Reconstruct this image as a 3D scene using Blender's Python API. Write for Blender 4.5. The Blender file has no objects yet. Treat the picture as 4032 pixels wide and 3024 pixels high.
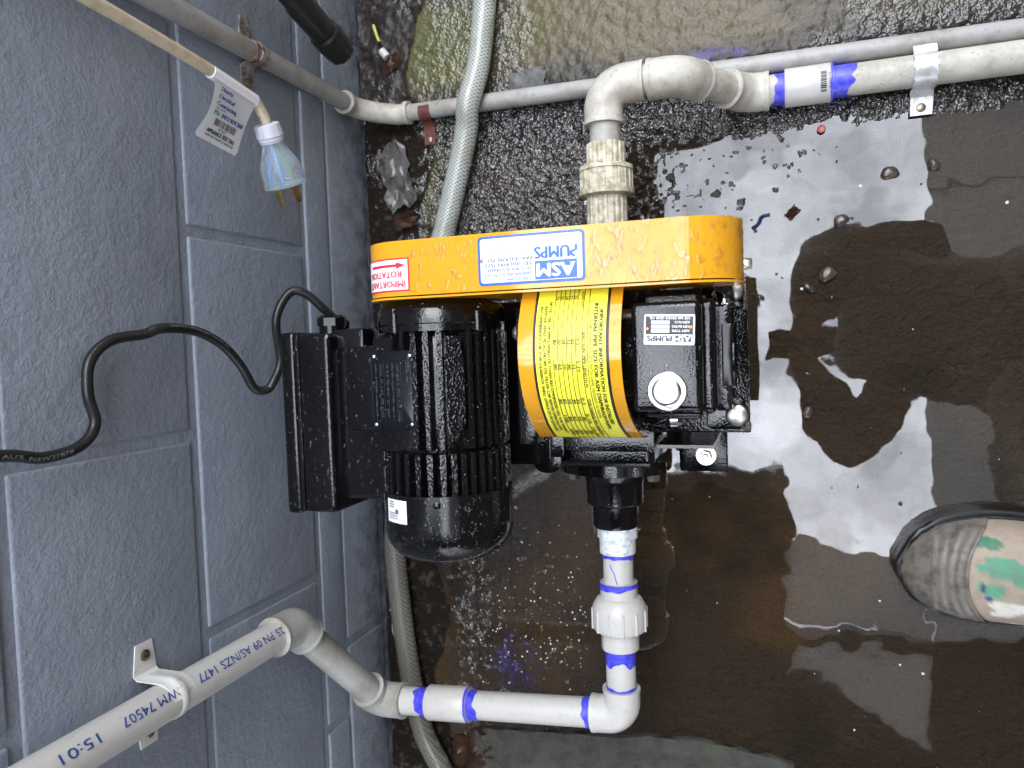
import bpy, bmesh, math, random
import numpy as np
from mathutils import Vector, Matrix
random.seed(7); rng = np.random.default_rng(7)
sc = bpy.context.scene
COL = sc.collection
R_ = math.radians
PI = math.pi

# ------------------------------------------------------------------ camera
cam_d = bpy.data.cameras.new('camera'); cam = bpy.data.objects.new('camera', cam_d); COL.objects.link(cam)
CAM = Vector((0.5375, 0.0, 0.9523))
rot = Matrix.Rotation(0.3336, 3, 'Y') @ Matrix.Rotation(-0.0509, 3, 'X') @ Matrix.Rotation(-0.0339, 3, 'Z')
cam.matrix_world = Matrix.Translation(CAM) @ rot.to_4x4()
cam_d.sensor_width = 36.0; cam_d.lens = 26.695
cam_d.clip_start = 0.005; cam_d.clip_end = 500
cam_d.dof.use_dof = True; cam_d.dof.focus_distance = 0.70; cam_d.dof.aperture_fstop = 10.0
sc.camera = cam
# ------------------------------------------------------------------ sky, sun, exposure
world = bpy.data.worlds.new('World'); sc.world = world; world.use_nodes = True
wn = world.node_tree; wn.nodes.clear()
w_out = wn.nodes.new('ShaderNodeOutputWorld'); w_bg = wn.nodes.new('ShaderNodeBackground')
w_sky = wn.nodes.new('ShaderNodeTexSky'); w_sky.sky_type = 'NISHITA'; w_sky.sun_disc = False
w_sky.sun_elevation = R_(48); w_sky.sun_rotation = R_(25)
w_tc = wn.nodes.new('ShaderNodeTexCoord'); w_no = wn.nodes.new('ShaderNodeTexNoise')
w_no.inputs['Scale'].default_value = 6.5; w_no.inputs['Detail'].default_value = 6; w_no.inputs['Roughness'].default_value = 0.55
w_rp = wn.nodes.new('ShaderNodeValToRGB'); w_rp.color_ramp.elements[0].position = 0.36; w_rp.color_ramp.elements[1].position = 0.66
w_rp.color_ramp.elements[0].color = (0.36, 0.36, 0.36, 1); w_rp.color_ramp.elements[1].color = (1, 1, 1, 1)
w_mx = wn.nodes.new('ShaderNodeMix'); w_mx.data_type = 'RGBA'
w_mx.inputs[7].default_value = (62.0, 65.0, 72.0, 1)
wn.links.new(w_tc.outputs['Generated'], w_no.inputs['Vector']); wn.links.new(w_no.outputs['Fac'], w_rp.inputs['Fac'])
wn.links.new(w_rp.outputs['Color'], w_mx.inputs[0]); wn.links.new(w_sky.outputs['Color'], w_mx.inputs[6])
w_sp = wn.nodes.new('ShaderNodeSeparateXYZ'); wn.links.new(w_tc.outputs['Generated'], w_sp.inputs[0])
w_mr = wn.nodes.new('ShaderNodeMapRange'); w_mr.inputs[1].default_value = 0; w_mr.inputs[2].default_value = 1; w_mr.inputs[3].default_value = 0.16; w_mr.inputs[4].default_value = 1.0
wn.links.new(w_sp.outputs[2], w_mr.inputs[0])
w_ml = wn.nodes.new('ShaderNodeVectorMath'); w_ml.operation = 'SCALE'; wn.links.new(w_mx.outputs[2], w_ml.inputs[0]); wn.links.new(w_mr.outputs[0], w_ml.inputs['Scale'])
wn.links.new(w_ml.outputs[0], w_bg.inputs['Color']); wn.links.new(w_bg.outputs['Background'], w_out.inputs['Surface'])
w_bg.inputs['Strength'].default_value = 0.15
sun_d = bpy.data.lights.new('sun', 'SUN'); sun = bpy.data.objects.new('sun', sun_d); COL.objects.link(sun)
sun_d.energy = 1.1; sun_d.angle = R_(28); sun_d.color = (1.0, 0.97, 0.92)
SUN_DIR = Vector((0.12, 0.56, 0.82)).normalized()
sun.rotation_euler = SUN_DIR.to_track_quat('Z', 'Y').to_euler(); sun.location = (1, 2, 4)
sc.view_settings.view_transform = 'Standard'; sc.view_settings.look = 'None'
sc.view_settings.gamma = 1.0; sc.view_settings.use_curve_mapping = False
sc.view_settings.exposure = 0.14
sc.cycles.max_bounces = 5; sc.cycles.diffuse_bounces = 2; sc.cycles.glossy_bounces = 3; sc.cycles.transparent_max_bounces = 8

# ------------------------------------------------------------------ helpers
def vec(a): return Vector(a)
def frame(d):
    d = vec(d).normalized(); a = Vector((0, 0, 1)) if abs(d.z) < 0.9 else Vector((1, 0, 0))
    u = d.cross(a).normalized(); v = d.cross(u).normalized(); return d, u, v
def box(bm, x0, x1, y0, y1, z0, z1, bev=0.0, seg=2):
    vs = [bm.verts.new((x, y, z)) for x in (x0, x1) for y in (y0, y1) for z in (z0, z1)]
    fs = [bm.faces.new([vs[i] for i in q]) for q in ((0,1,3,2),(4,6,7,5),(0,4,5,1),(2,3,7,6),(0,2,6,4),(1,5,7,3))]
    if bev:
        es = list({e for f in fs for e in f.edges})
        bmesh.ops.bevel(bm, geom=es, offset=bev, segments=seg, profile=0.6, affect='EDGES', clamp_overlap=True)
    return bm
def lathe(bm, p0, d, prof, n=32, cap0=True, cap1=True, ph=0.0, rad=None):
    """prof: list of (t, r) along d from p0"""
    d, u, v = frame(d); p0 = vec(p0); rings = []
    for t, r in prof:
        ring = []
        for i in range(n):
            a = 2*PI*i/n + ph
            rr = r*(rad(a, t) if rad else 1.0)
            ring.append(bm.verts.new(p0 + d*t + u*(rr*math.cos(a)) + v*(rr*math.sin(a))))
        rings.append(ring)
    for A, B in zip(rings[:-1], rings[1:]):
        for i in range(n):
            j = (i+1) % n; bm.faces.new((A[i], B[i], B[j], A[j]))
    if cap0: bm.faces.new(rings[0])
    if cap1: bm.faces.new(rings[-1][::-1])
    return bm
def cyl(bm, p0, p1, r0, r1=None, n=24, ph=0.0, cham=0.0):
    p0, p1 = vec(p0), vec(p1); L = (p1-p0).length; r1 = r0 if r1 is None else r1
    pr = [(0, r0), (L, r1)] if not cham else [(0, r0-cham), (cham, r0), (L-cham, r1), (L, r1-cham)]
    return lathe(bm, p0, p1-p0, pr, n=n, ph=ph)
def catmull(P, k=8, closed=False):
    P = [vec(p) for p in P]; out = []
    Q = [P[0]*2-P[1]] + P + [P[-1]*2-P[-2]]
    for i in range(1, len(Q)-2):
        a, b, c, d = Q[i-1], Q[i], Q[i+1], Q[i+2]
        for j in range(k):
            t = j/k
            out.append(0.5*((2*b)+(c-a)*t+(2*a-5*b+4*c-d)*t*t+(3*b-a-3*c+d)*t**3))
    out.append(P[-1]); return out
def tube(bm, pts, r, n=20, cap=True, squash=None):
    pts = [vec(p) for p in pts]; N = len(pts); rings = []
    T = [(pts[min(i+1, N-1)]-pts[max(i-1, 0)]).normalized() for i in range(N)]
    _, u, v = frame(T[0])
    for i in range(N):
        if i:
            q = T[i-1].rotation_difference(T[i]); u = q @ u
        u = (u - T[i]*u.dot(T[i])).normalized(); v = T[i].cross(u)
        ri = r[i] if isinstance(r, (list, tuple)) else r
        rings.append([bm.verts.new(pts[i] + u*(ri*math.cos(2*PI*k/n)) + v*(ri*math.sin(2*PI*k/n))) for k in range(n)])
    for A, B in zip(rings[:-1], rings[1:]):
        for i in range(n):
            j = (i+1) % n; bm.faces.new((A[i], A[j], B[j], B[i]))
    if cap: bm.faces.new(rings[0][::-1]); bm.faces.new(rings[-1])
    return bm
def prism(bm, poly, o, r, u, depth, bev=0.0, seg=2):
    """polygon (s,t) in plane o + s*r + t*u, extruded by depth along r x u"""
    o, r, u = vec(o), vec(r).normalized(), vec(u).normalized(); n = r.cross(u)
    A = [bm.verts.new(o + r*s + u*t) for s, t in poly]; B = [bm.verts.new(o + r*s + u*t + n*depth) for s, t in poly]
    k = len(poly); fs = [bm.faces.new(B), bm.faces.new(A[::-1])]
    for i in range(k):
        j = (i+1) % k; fs.append(bm.faces.new((A[i], A[j], B[j], B[i])))
    if bev:
        es = [e for e in fs[0].edges] + [e for e in fs[1].edges]
        bmesh.ops.bevel(bm, geom=es, offset=bev, segments=seg, profile=0.6, affect='EDGES', clamp_overlap=True)
    return bm
def rrect(w, h, rad, n=4):
    pts = []
    for cx, cy, a0 in ((w-rad, h-rad, 0), (rad, h-rad, 90), (rad, rad, 180), (w-rad, rad, 270)):
        for i in range(n+1):
            a = R_(a0 + 90*i/n); pts.append((cx+rad*math.cos(a), cy+rad*math.sin(a)))
    return pts
def NB(): return bmesh.new()
def link(o, parent=None):
    COL.objects.link(o)
    if parent is not None:
        o.parent = parent
        o.matrix_parent_inverse = Matrix.Translation(-vec(ROOT.get(parent.name, (0, 0, 0))))
    return o
ROOT = {}
def obj(name, bm, mat, parent=None, smooth=True, ang=38, label=None, recalc=True):
    me = bpy.data.meshes.new(name)
    if isinstance(bm, bmesh.types.BMesh):
        if recalc: bmesh.ops.recalc_face_normals(bm, faces=bm.faces)
        bm.to_mesh(me); bm.free()
    else: me = bm
    if mat is not None: me.materials.append(mat)
    if smooth:
        me.polygons.foreach_set('use_smooth', [True]*len(me.polygons)); me.set_sharp_from_angle(angle=R_(ang))
    o = bpy.data.objects.new(name, me); link(o, parent)
    if label: o['label'] = label
    return o
def tag(o, label, cat, group=None):
    o['label'] = label; o['category'] = cat
    if group: o['group'] = group
    return o
def thing(name, label, cat, loc=(0, 0, 0), group=None):
    o = bpy.data.objects.new(name, None); COL.objects.link(o); o.location = loc; o.empty_display_size = 0.02
    ROOT[o.name] = tuple(loc); return tag(o, label, cat, group)
def struct(o): o['kind'] = 'structure'; return o

# ------------------------------------------------------------------ materials (procedural, world position)
class NT:
    def __init__(s, name):
        s.m = bpy.data.materials.new(name); s.m.use_nodes = True; s.t = s.m.node_tree; s.t.nodes.clear()
        s.out = s.n('ShaderNodeOutputMaterial'); s.geo = s.n('ShaderNodeNewGeometry'); s.P = s.geo.outputs['Position']
    def n(s, k): return s.t.nodes.new(k)
    def l(s, a, b): s.t.links.new(a, b)
    def noise(s, scale, det=3, rough=0.5, vecs=None, dist=0.0):
        x = s.n('ShaderNodeTexNoise'); x.inputs['Scale'].default_value = scale; x.inputs['Detail'].default_value = det
        x.inputs['Roughness'].default_value = rough; x.inputs['Distortion'].default_value = dist
        s.l(vecs or s.P, x.inputs['Vector']); return x.outputs['Fac']
    def voro(s, scale, feat='F1', vecs=None):
        x = s.n('ShaderNodeTexVoronoi'); x.feature = feat; x.inputs['Scale'].default_value = scale
        s.l(vecs or s.P, x.inputs['Vector']); return x.outputs['Distance']
    def ramp(s, fac, lo, hi, a=0.0, b=1.0):
        x = s.n('ShaderNodeMapRange'); x.inputs[1].default_value = lo; x.inputs[2].default_value = hi
        x.inputs[3].default_value = a; x.inputs[4].default_value = b; s.l(fac, x.inputs[0]); return x.outputs[0]
    def mix(s, fac, a, b):
        x = s.n('ShaderNodeMix'); x.data_type = 'RGBA'
        for i, q in ((0, fac), (6, a), (7, b)):
            if isinstance(q, (tuple, list)): x.inputs[i].default_value = (*q[:3], 1)
            elif isinstance(q, (int, float)): x.inputs[i].default_value = q
            else: s.l(q, x.inputs[i])
        return x.outputs[2]
    def math(s, op, a, b=0.0):
        x = s.n('ShaderNodeMath'); x.operation = op
        for i, q in enumerate((a, b)):
            if isinstance(q, (int, float)): x.inputs[i].default_value = q
            else: s.l(q, x.inputs[i])
        return x.outputs[0]
    def mapping(s, scale=(1, 1, 1), rot=(0, 0, 0)):
        x = s.n('ShaderNodeMapping'); x.inputs['Scale'].default_value = scale; x.inputs['Rotation'].default_value = rot
        s.l(s.P, x.inputs['Vector']); return x.outputs['Vector']
    def bump(s, h, strength=0.5, dist=0.001, prev=None):
        x = s.n('ShaderNodeBump'); x.inputs['Strength'].default_value = strength; x.inputs['Distance'].default_value = dist
        s.l(h, x.inputs['Height'])
        if prev is not None: s.l(prev, x.inputs['Normal'])
        return x.outputs['Normal']
    def bsdf(s, col, rough=0.5, metal=0.0, spec=0.5, normal=None, coat=0.0, coatr=0.1, trans=0.0, ior=None, sss=0.0):
        b = s.n('ShaderNodeBsdfPrincipled')
        for k, q in (('Base Color', col), ('Roughness', rough), ('Metallic', metal), ('Specular IOR Level', spec), ('Coat Weight', coat),
                     ('Coat Roughness', coatr), ('Transmission Weight', trans), ('IOR', ior), ('Normal', normal)):
            if q is None: continue
            if isinstance(q, (tuple, list)): b.inputs[k].default_value = (*q[:3], 1)
            elif isinstance(q, (int, float)): b.inputs[k].default_value = q
            else: s.l(q, b.inputs[k])
        s.l(b.outputs[0], s.out.inputs['Surface']); s.b = b; return s.m
def simple(name, col, rough=0.5, metal=0.0, spec=0.5, var=None, bumps=(), coat=0.0, vlo=0.45, vhi=0.65, vscale=60, rvar=0.0):
    t = NT(name); c = col
    if var is not None: c = t.mix(t.ramp(t.noise(vscale, 5, 0.6), vlo, vhi), col, var)
    nrm = None
    for sc_, st, di in bumps: nrm = t.bump(t.noise(sc_, 1), st, di, nrm)
    rr = rough
    if rvar: rr = t.ramp(t.noise(vscale*1.7, 4), 0.35, 0.7, max(0.02, rough-rvar), rough+rvar)
    return t.bsdf(c, rr, metal, spec, nrm, coat)
M = {}
# painted block wall
t = NT('blue_grey_block_paint')
c = t.mix(t.ramp(t.noise(7, 4), 0.3, 0.7), (0.232, 0.268, 0.325), (0.282, 0.316, 0.372))
c = t.mix(t.ramp(t.noise(3.0, 5, 0.6), 0.60, 0.78, 0, 0.4), c, (0.17, 0.178, 0.20))
pit = t.ramp(t.noise(330, 2, 0.5), 0.60, 0.70)
c = t.mix(t.math('MULTIPLY', pit, 0.22), c, (0.075, 0.082, 0.10))
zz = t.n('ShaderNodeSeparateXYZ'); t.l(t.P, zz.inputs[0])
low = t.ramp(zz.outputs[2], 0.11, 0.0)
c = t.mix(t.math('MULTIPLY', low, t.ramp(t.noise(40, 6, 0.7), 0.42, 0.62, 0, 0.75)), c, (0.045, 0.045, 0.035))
n3 = t.bump(t.math('ADD', t.math('MULTIPLY', t.noise(130, 4, 0.70), 0.0019), t.math('MULTIPLY', t.noise(30, 1), 0.002)), 0.85, 1.0)
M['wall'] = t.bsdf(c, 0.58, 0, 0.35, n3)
M['wallflat'] = simple('blue_grey_wall_paint_far', (0.18, 0.195, 0.235), 0.6, var=(0.2, 0.215, 0.25), vscale=8)
# concrete ground (zones come from vertex attributes: real stains and growth)
t = NT('wet_brown_concrete')
at = t.n('ShaderNodeAttribute'); at.attribute_name = 'zone'
ar = t.n('ShaderNodeAttribute'); ar.attribute_name = 'rough_zone'
fine = t.noise(420, 3, 0.6)
c = t.mix(t.ramp(fine, 0.38, 0.66, 0.0, 0.40), at.outputs['Color'], (0.018, 0.015, 0.012))
st = t.noise(26, 6, 0.7, t.mapping((1.0, 9.0, 1.0), (0, 0, R_(-14))))
c = t.mix(t.ramp(st, 0.56, 0.70, 0, 0.42), c, (0.080, 0.062, 0.042))
h = t.math('ADD', t.noise(250, 1, 0.5), t.math('MULTIPLY', t.noise(90, 0), 0.9))
nb2 = t.bump(h, 1.0, 0.0038); t.l(t.ramp(ar.outputs['Fac'], 0.2, 1.0, 0.22, 1.0), nb2.node.inputs['Strength'])
rr = t.ramp(ar.outputs['Fac'], 0, 1, 0.46, 0.075)
zg = t.n('ShaderNodeSeparateXYZ'); t.l(t.P, zg.inputs[0])
M['ground'] = t.bsdf(c, rr, 0, t.math('MULTIPLY', t.ramp(zg.outputs[2], -0.0003, 0.0003, 0.0, 0.9), t.ramp(ar.outputs['Fac'], 0.2, 0.9, 0.38, 1.0)), nb2)
M['outer'] = simple('far_concrete', (0.16, 0.15, 0.13), 0.6, var=(0.10, 0.095, 0.085), vscale=3)
t = NT('old_kerb_concrete')
c = t.mix(t.ramp(t.noise(55, 6, 0.7), 0.4, 0.62), (0.062, 0.058, 0.050), (0.026, 0.025, 0.021))
c = t.mix(t.ramp(t.noise(18, 4), 0.55, 0.7, 0, 0.7), c, (0.06, 0.07, 0.03))
M['kerb'] = t.bsdf(c, 0.4, 0, 0.5, t.bump(t.noise(220, 4, 0.7), 0.9, 0.004))
# puddle water: thin clear film with a strong mirror
t = NT('dirty_puddle_water')
tr = t.n('ShaderNodeBsdfTransparent'); tr.inputs[0].default_value = (0.90, 0.87, 0.82, 1)
gl = t.n('ShaderNodeBsdfGlossy'); gl.inputs['Roughness'].default_value = 0.012; gl.inputs['Color'].default_value = (1, 1, 1, 1)
rip = t.bump(t.noise(13, 2), 0.17, 0.004)
t.l(rip, gl.inputs['Normal'])
fr = t.n('ShaderNodeFresnel'); fr.inputs['IOR'].default_value = 1.78
mx = t.n('ShaderNodeMixShader'); t.l(t.math('MULTIPLY', fr.outputs[0], t.math('SUBTRACT', 1.0, t.geo.outputs['Backfacing'])), mx.inputs[0]); t.l(tr.outputs[0], mx.inputs[1]); t.l(gl.outputs[0], mx.inputs[2])
t.l(mx.outputs[0], t.out.inputs['Surface']); M['water'] = t.m
# droplets
t = NT('clear_water_drop'); tr = t.n('ShaderNodeBsdfTransparent'); tr.inputs[0].default_value = (0.94, 0.94, 0.94, 1); gl = t.n('ShaderNodeBsdfGlossy'); gl.inputs['Roughness'].default_value = 0.02
fr = t.n('ShaderNodeFresnel'); fr.inputs['IOR'].default_value = 1.47; mx = t.n('ShaderNodeMixShader'); t.l(t.math('MULTIPLY', fr.outputs[0], t.math('SUBTRACT', 1.0, t.geo.outputs['Backfacing'])), mx.inputs[0]); rf = t.n('ShaderNodeBsdfRefraction'); rf.inputs['IOR'].default_value = 1.33; rf.inputs['Roughness'].default_value = 0.0
m2 = t.n('ShaderNodeMixShader'); m2.inputs[0].default_value = 0.14; t.l(tr.outputs[0], m2.inputs[1]); t.l(rf.outputs[0], m2.inputs[2])
t.l(m2.outputs[0], mx.inputs[1]); t.l(gl.outputs[0], mx.inputs[2]); t.l(mx.outputs[0], t.out.inputs['Surface']); M['drop'] = t.m
# yellow powder coat
M['yellow'] = simple('orange_yellow_powder_coat', (0.70, 0.325, 0.016), 0.07, spec=0.6, var=(0.66, 0.305, 0.014), vscale=14)
M['yellow_in'] = simple('orange_yellow_inner', (0.55, 0.25, 0.02), 0.4)
M['black'] = simple('gloss_black_cast_paint', (0.0040, 0.0040, 0.0045), 0.07, spec=0.5, bumps=((520, 0.22, 0.0008),))
M['blackfin'] = simple('gloss_black_fin_paint', (0.004, 0.004, 0.0045), 0.07, spec=0.55, bumps=((420, 0.8, 0.0012),))
M['blacksmooth'] = simple('satin_black_plastic', (0.004, 0.004, 0.0045), 0.16, spec=0.4)
M['blackplate'] = simple('black_name_plate', (0.004, 0.005, 0.008), 0.18, spec=0.4)
M['rubber'] = simple('black_cable_rubber', (0.012, 0.012, 0.013), 0.34, spec=0.45, var=(0.02, 0.02, 0.02), vscale=40)
M['zinc'] = simple('zinc_bolt', (0.62, 0.61, 0.56), 0.28, metal=1.0, var=(0.45, 0.42, 0.33), vscale=150, bumps=((300, 0.2, 0.0006),))
M['steel'] = simple('bright_steel', (0.72, 0.72, 0.73), 0.22, metal=1.0, var=(0.55, 0.55, 0.55), vscale=180)
M['copper'] = simple('copper_rivet', (0.55, 0.22, 0.12), 0.35, metal=1.0)
t = NT('white_upvc'); c = t.mix(t.ramp(t.noise(70, 5, 0.65), 0.55, 0.75, 0, 0.45), (0.55, 0.54, 0.51), (0.38, 0.365, 0.32))
M['pvc'] = t.bsdf(c, 0.33, 0, 0.5, t.bump(t.noise(120, 2), 0.1, 0.0006))
t = NT('aged_cream_upvc'); c = t.mix(t.ramp(t.noise(32, 6, 0.7), 0.42, 0.68), (0.52, 0.50, 0.44), (0.32, 0.295, 0.245))
c = t.mix(t.ramp(t.noise(160, 4, 0.7), 0.60, 0.72, 0, 0.7), c, (0.13, 0.115, 0.09))
M['pvcold'] = t.bsdf(c, 0.42, 0, 0.5, t.bump(t.noise(200, 3), 0.15, 0.0008))
t = NT('grey_upvc'); c = t.mix(t.ramp(t.noise(22, 5, 0.6), 0.42, 0.66), (0.42, 0.42, 0.39), (0.29, 0.275, 0.24))
c = t.mix(t.ramp(t.noise(190, 3, 0.6), 0.62, 0.72, 0, 0.5), c, (0.16, 0.14, 0.11))
M['pvcgrey'] = t.bsdf(c, 0.45, 0, 0.45, t.bump(t.noise(260, 3), 0.15, 0.0006))
t = NT('ribbed_dirty_upvc'); c = t.mix(t.ramp(t.noise(110, 5, 0.7), 0.40, 0.62), (0.60, 0.57, 0.46), (0.30, 0.26, 0.16))
M['pvcdirty'] = t.bsdf(c, 0.45, 0, 0.45, t.bump(t.noise(220, 3), 0.2, 0.0008))
t = NT('grey_conduit'); c = t.mix(t.ramp(t.noise(30, 5, 0.6), 0.45, 0.7), (0.36, 0.355, 0.34), (0.24, 0.215, 0.18))
c = t.mix(t.ramp(t.noise(210, 4, 0.7), 0.60, 0.70, 0, 0.6), c, (0.09, 0.08, 0.065))
M['conduit'] = t.bsdf(c, 0.4, 0, 0.45)
t = NT('blue_primer'); c = t.mix(t.ramp(t.noise(160, 4, 0.6), 0.35, 0.7), (0.032, 0.035, 0.56), (0.11, 0.11, 0.74))
M['primer'] = t.bsdf(c, 0.35, 0, 0.5)
t = NT('thread_tape_white'); c = t.mix(t.ramp(t.noise(190, 4, 0.6), 0.52, 0.62), (0.72, 0.74, 0.74), (0.42, 0.52, 0.60))
M['tape'] = t.bsdf(c, 0.6, 0, 0.4, t.bump(t.noise(260, 3), 0.7, 0.002))
t = NT('rusty_galvanised'); c = t.mix(t.ramp(t.noise(75, 5, 0.7), 0.42, 0.60), (0.42, 0.43, 0.42), (0.16, 0.06, 0.03))
M['rust'] = t.bsdf(c, 0.5, 0.5, 0.5)
M['redrust'] = simple('dark_red_rust', (0.12, 0.032, 0.022), 0.5, var=(0.05, 0.018, 0.014), vscale=120, bumps=((260, 0.4, 0.001),))
M['galv'] = simple('galvanised_strap', (0.60, 0.62, 0.63), 0.38, metal=0.45, var=(0.45, 0.44, 0.40), vscale=90, bumps=((170, 0.3, 0.001),))
t = NT('white_clip'); c = t.mix(t.ramp(t.noise(110, 5, 0.7), 0.60, 0.70), (0.70, 0.70, 0.68), (0.34, 0.16, 0.05))
M['clip'] = t.bsdf(c, 0.4, 0, 0.5)
M['screw'] = simple('dull_screw', (0.33, 0.30, 0.24), 0.4, metal=1.0, var=(0.22, 0.12, 0.06), vscale=200)
M['white'] = simple('white_label', (0.84, 0.85, 0.88), 0.3)
M['blue'] = simple('blue_print', (0.025, 0.12, 0.48), 0.35)
M['navy'] = simple('navy_print', (0.02, 0.06, 0.28), 0.4)
M['green'] = simple('green_print', (0.06, 0.32, 0.08), 0.4)
M['red'] = simple('red_print', (0.66, 0.02, 0.05), 0.35)
M['ink'] = simple('black_print', (0.008, 0.008, 0.008), 0.4)
M['inkgrey'] = simple('grey_print', (0.20, 0.21, 0.22), 0.4)
M['faint'] = simple('dim_engraving', (0.035, 0.038, 0.045), 0.4)
M['labelyellow'] = simple('lemon_yellow_label', (0.90, 0.86, 0.055), 0.30)
M['silver'] = simple('silver_plate', (0.62, 0.62, 0.62), 0.3, metal=0.8, var=(0.45, 0.45, 0.45), vscale=200)
M['cord'] = simple('cream_cord', (0.60, 0.52, 0.38), 0.42, var=(0.48, 0.41, 0.29), vscale=90, bumps=((150, 0.15, 0.0006),))
M['plugcollar'] = simple('pale_grey_plastic', (0.52, 0.54, 0.60), 0.35)
t = NT('clear_blue_plastic'); M['clear'] = t.bsdf((0.70, 0.83, 0.93), 0.10, 0, 0.5, None, trans=0.80, ior=1.30)
M['bluewire'] = simple('blue_wire', (0.05, 0.28, 0.70), 0.35); M['greenwire'] = simple('green_yellow_wire', (0.16, 0.34, 0.10), 0.35)
M['redwire'] = simple('brown_red_wire', (0.5, 0.05, 0.03), 0.35); M['brass'] = simple('tarnished_brass', (0.42, 0.30, 0.12), 0.35, metal=1.0, var=(0.30, 0.24, 0.16), vscale=120)
t = NT('braided_hose'); sp = t.n('ShaderNodeSeparateXYZ'); t.l(t.P, sp.inputs[0])
w1 = t.n('ShaderNodeTexWave'); w1.inputs['Scale'].default_value = 88; w1.bands_direction = 'Y'; w1.inputs['Distortion'].default_value = 0
w2 = t.n('ShaderNodeTexWave'); w2.inputs['Scale'].default_value = 88; w2.inputs['Distortion'].default_value = 0; w2.bands_direction = 'Y'
t.l(t.mapping((1, 1, 1), (0, 0, R_(52))), w1.inputs[0]); t.l(t.mapping((1, 1, 1), (0, 0, R_(-28))), w2.inputs[0])
br = t.math('MAXIMUM', w1.outputs['Fac'], w2.outputs['Fac'])
c = t.mix(t.ramp(br, 0.55, 0.98), (0.20, 0.22, 0.20), (0.47, 0.50, 0.46))
c = t.mix(t.ramp(t.noise(30, 4), 0.45, 0.7, 0, 0.6), c, (0.22, 0.21, 0.15))
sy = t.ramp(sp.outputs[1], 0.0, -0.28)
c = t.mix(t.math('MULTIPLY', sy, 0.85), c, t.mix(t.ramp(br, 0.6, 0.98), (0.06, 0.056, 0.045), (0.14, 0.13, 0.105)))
M['hose'] = t.bsdf(c, 0.22, 0, 0.5, t.bump(br, 0.35, 0.0012), coat=0.5)
M['soffit'] = simple('dark_timber_soffit', (0.012, 0.010, 0.009), 0.7)
M['render'] = simple('white_render', (0.66, 0.66, 0.64), 0.7, var=(0.58, 0.58, 0.56), vscale=3)
t = NT('translucent_roof_sheet'); tl = t.n('ShaderNodeBsdfTranslucent'); tl.inputs[0].default_value = (0.40, 0.40, 0.39, 1); t.l(tl.outputs[0], t.out.inputs['Surface']); M['sheet'] = t.m
M['brick'] = simple('brown_brick', (0.17, 0.12, 0.09), 0.8, var=(0.12, 0.085, 0.065), vscale=9)
M['gutter'] = simple('pale_gutter', (0.35, 0.34, 0.33), 0.5)
M['pebble'] = simple('wet_dark_pebble', (0.035, 0.030, 0.025), 0.16, var=(0.10, 0.07, 0.05), vscale=60, bumps=((300, 0.4, 0.001),))
M['speck'] = simple('white_foam_fleck', (0.75, 0.75, 0.73), 0.3)
M['leaf'] = simple('rotten_leaf', (0.055, 0.025, 0.018), 0.3, var=(0.10, 0.05, 0.03), vscale=90)
M['film'] = simple('crumpled_plastic_film', (0.22, 0.21, 0.20), 0.12, var=(0.10, 0.095, 0.08), vscale=60, coat=0.5)

# ------------------------------------------------------------------ lettering
def text_geo(s, bold=0.0, shear=0.0):
    cu = bpy.data.curves.new('txt', 'FONT'); cu.body = s; cu.size = 1.0; cu.offset = bold; cu.shear = shear; cu.resolution_u = 2
    o = bpy.data.objects.new('txt', cu); COL.objects.link(o)
    dg = bpy.context.evaluated_depsgraph_get(); me = bpy.data.meshes.new_from_object(o.evaluated_get(dg))
    V = np.array([v.co[:2] for v in me.vertices]) if len(me.vertices) else np.zeros((0, 2)); F = [tuple(p.vertices) for p in me.polygons]
    bpy.data.objects.remove(o); bpy.data.curves.remove(cu); bpy.data.meshes.remove(me)
    return V, F
def put_text(bm, s, fmap, s0, s1, t0, h, bold=0.012, shear=0.0, cap=0.70, maxw=None):
    """text fitted from s0 to s1 with cap height h and baseline t0; fmap(s,t)->Vector"""
    V, F = text_geo(s, 0.0, shear)
    if not len(V): return
    lo, hi = V[:, 0].min(), V[:, 0].max()
    if s1 is None: s1 = s0 + (hi-lo)*h/cap
    k = (s1-s0)/(hi-lo)
    sm_ = (s0+s1)/2; e_ = h*0.05; c0 = fmap(sm_, t0); nn = (fmap(sm_+e_, t0)-c0).cross(fmap(sm_, t0+e_)-c0).normalized()
    # heavier strokes: the same glyphs struck again a hair to the side and a hair higher
    strikes = [(0.0, 0.0, 0.0)] if bold < 0.005 else [(-0.035, 0.0, 0.0), (0.035, 0.0, 0.00006), (0.0, 0.03, 0.00012)] if bold < 0.012 else [(-0.06, 0.0, 0.0), (0.06, 0.0, 0.00006), (0.0, 0.04, 0.00012)]
    for ds, dt, dn in strikes:
        vs = [bm.verts.new(fmap(s0+(a-lo)*k+ds*h, t0+b*h/cap+dt*h)+nn*dn) for a, b in V]
        for f in F:
            try: bm.faces.new([vs[i] for i in f])
            except ValueError: pass
def quad(bm, fmap, s0, s1, t0, t1, n=1):
    for i in range(n):
        a = s0+(s1-s0)*i/n; b = s0+(s1-s0)*(i+1)/n
        bm.faces.new([bm.verts.new(fmap(*q)) for q in ((a, t0), (b, t0), (b, t1), (a, t1))])
def plane_map(o, r, u, off=0.0):
    o, r, u = vec(o), vec(r).normalized(), vec(u).normalized(); n = r.cross(u).normalized()
    return lambda s, t: o + r*s + u*t + n*off
def patch(bm, fmap, poly):
    bm.faces.new([bm.verts.new(fmap(s, t)) for s, t in poly])
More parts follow.
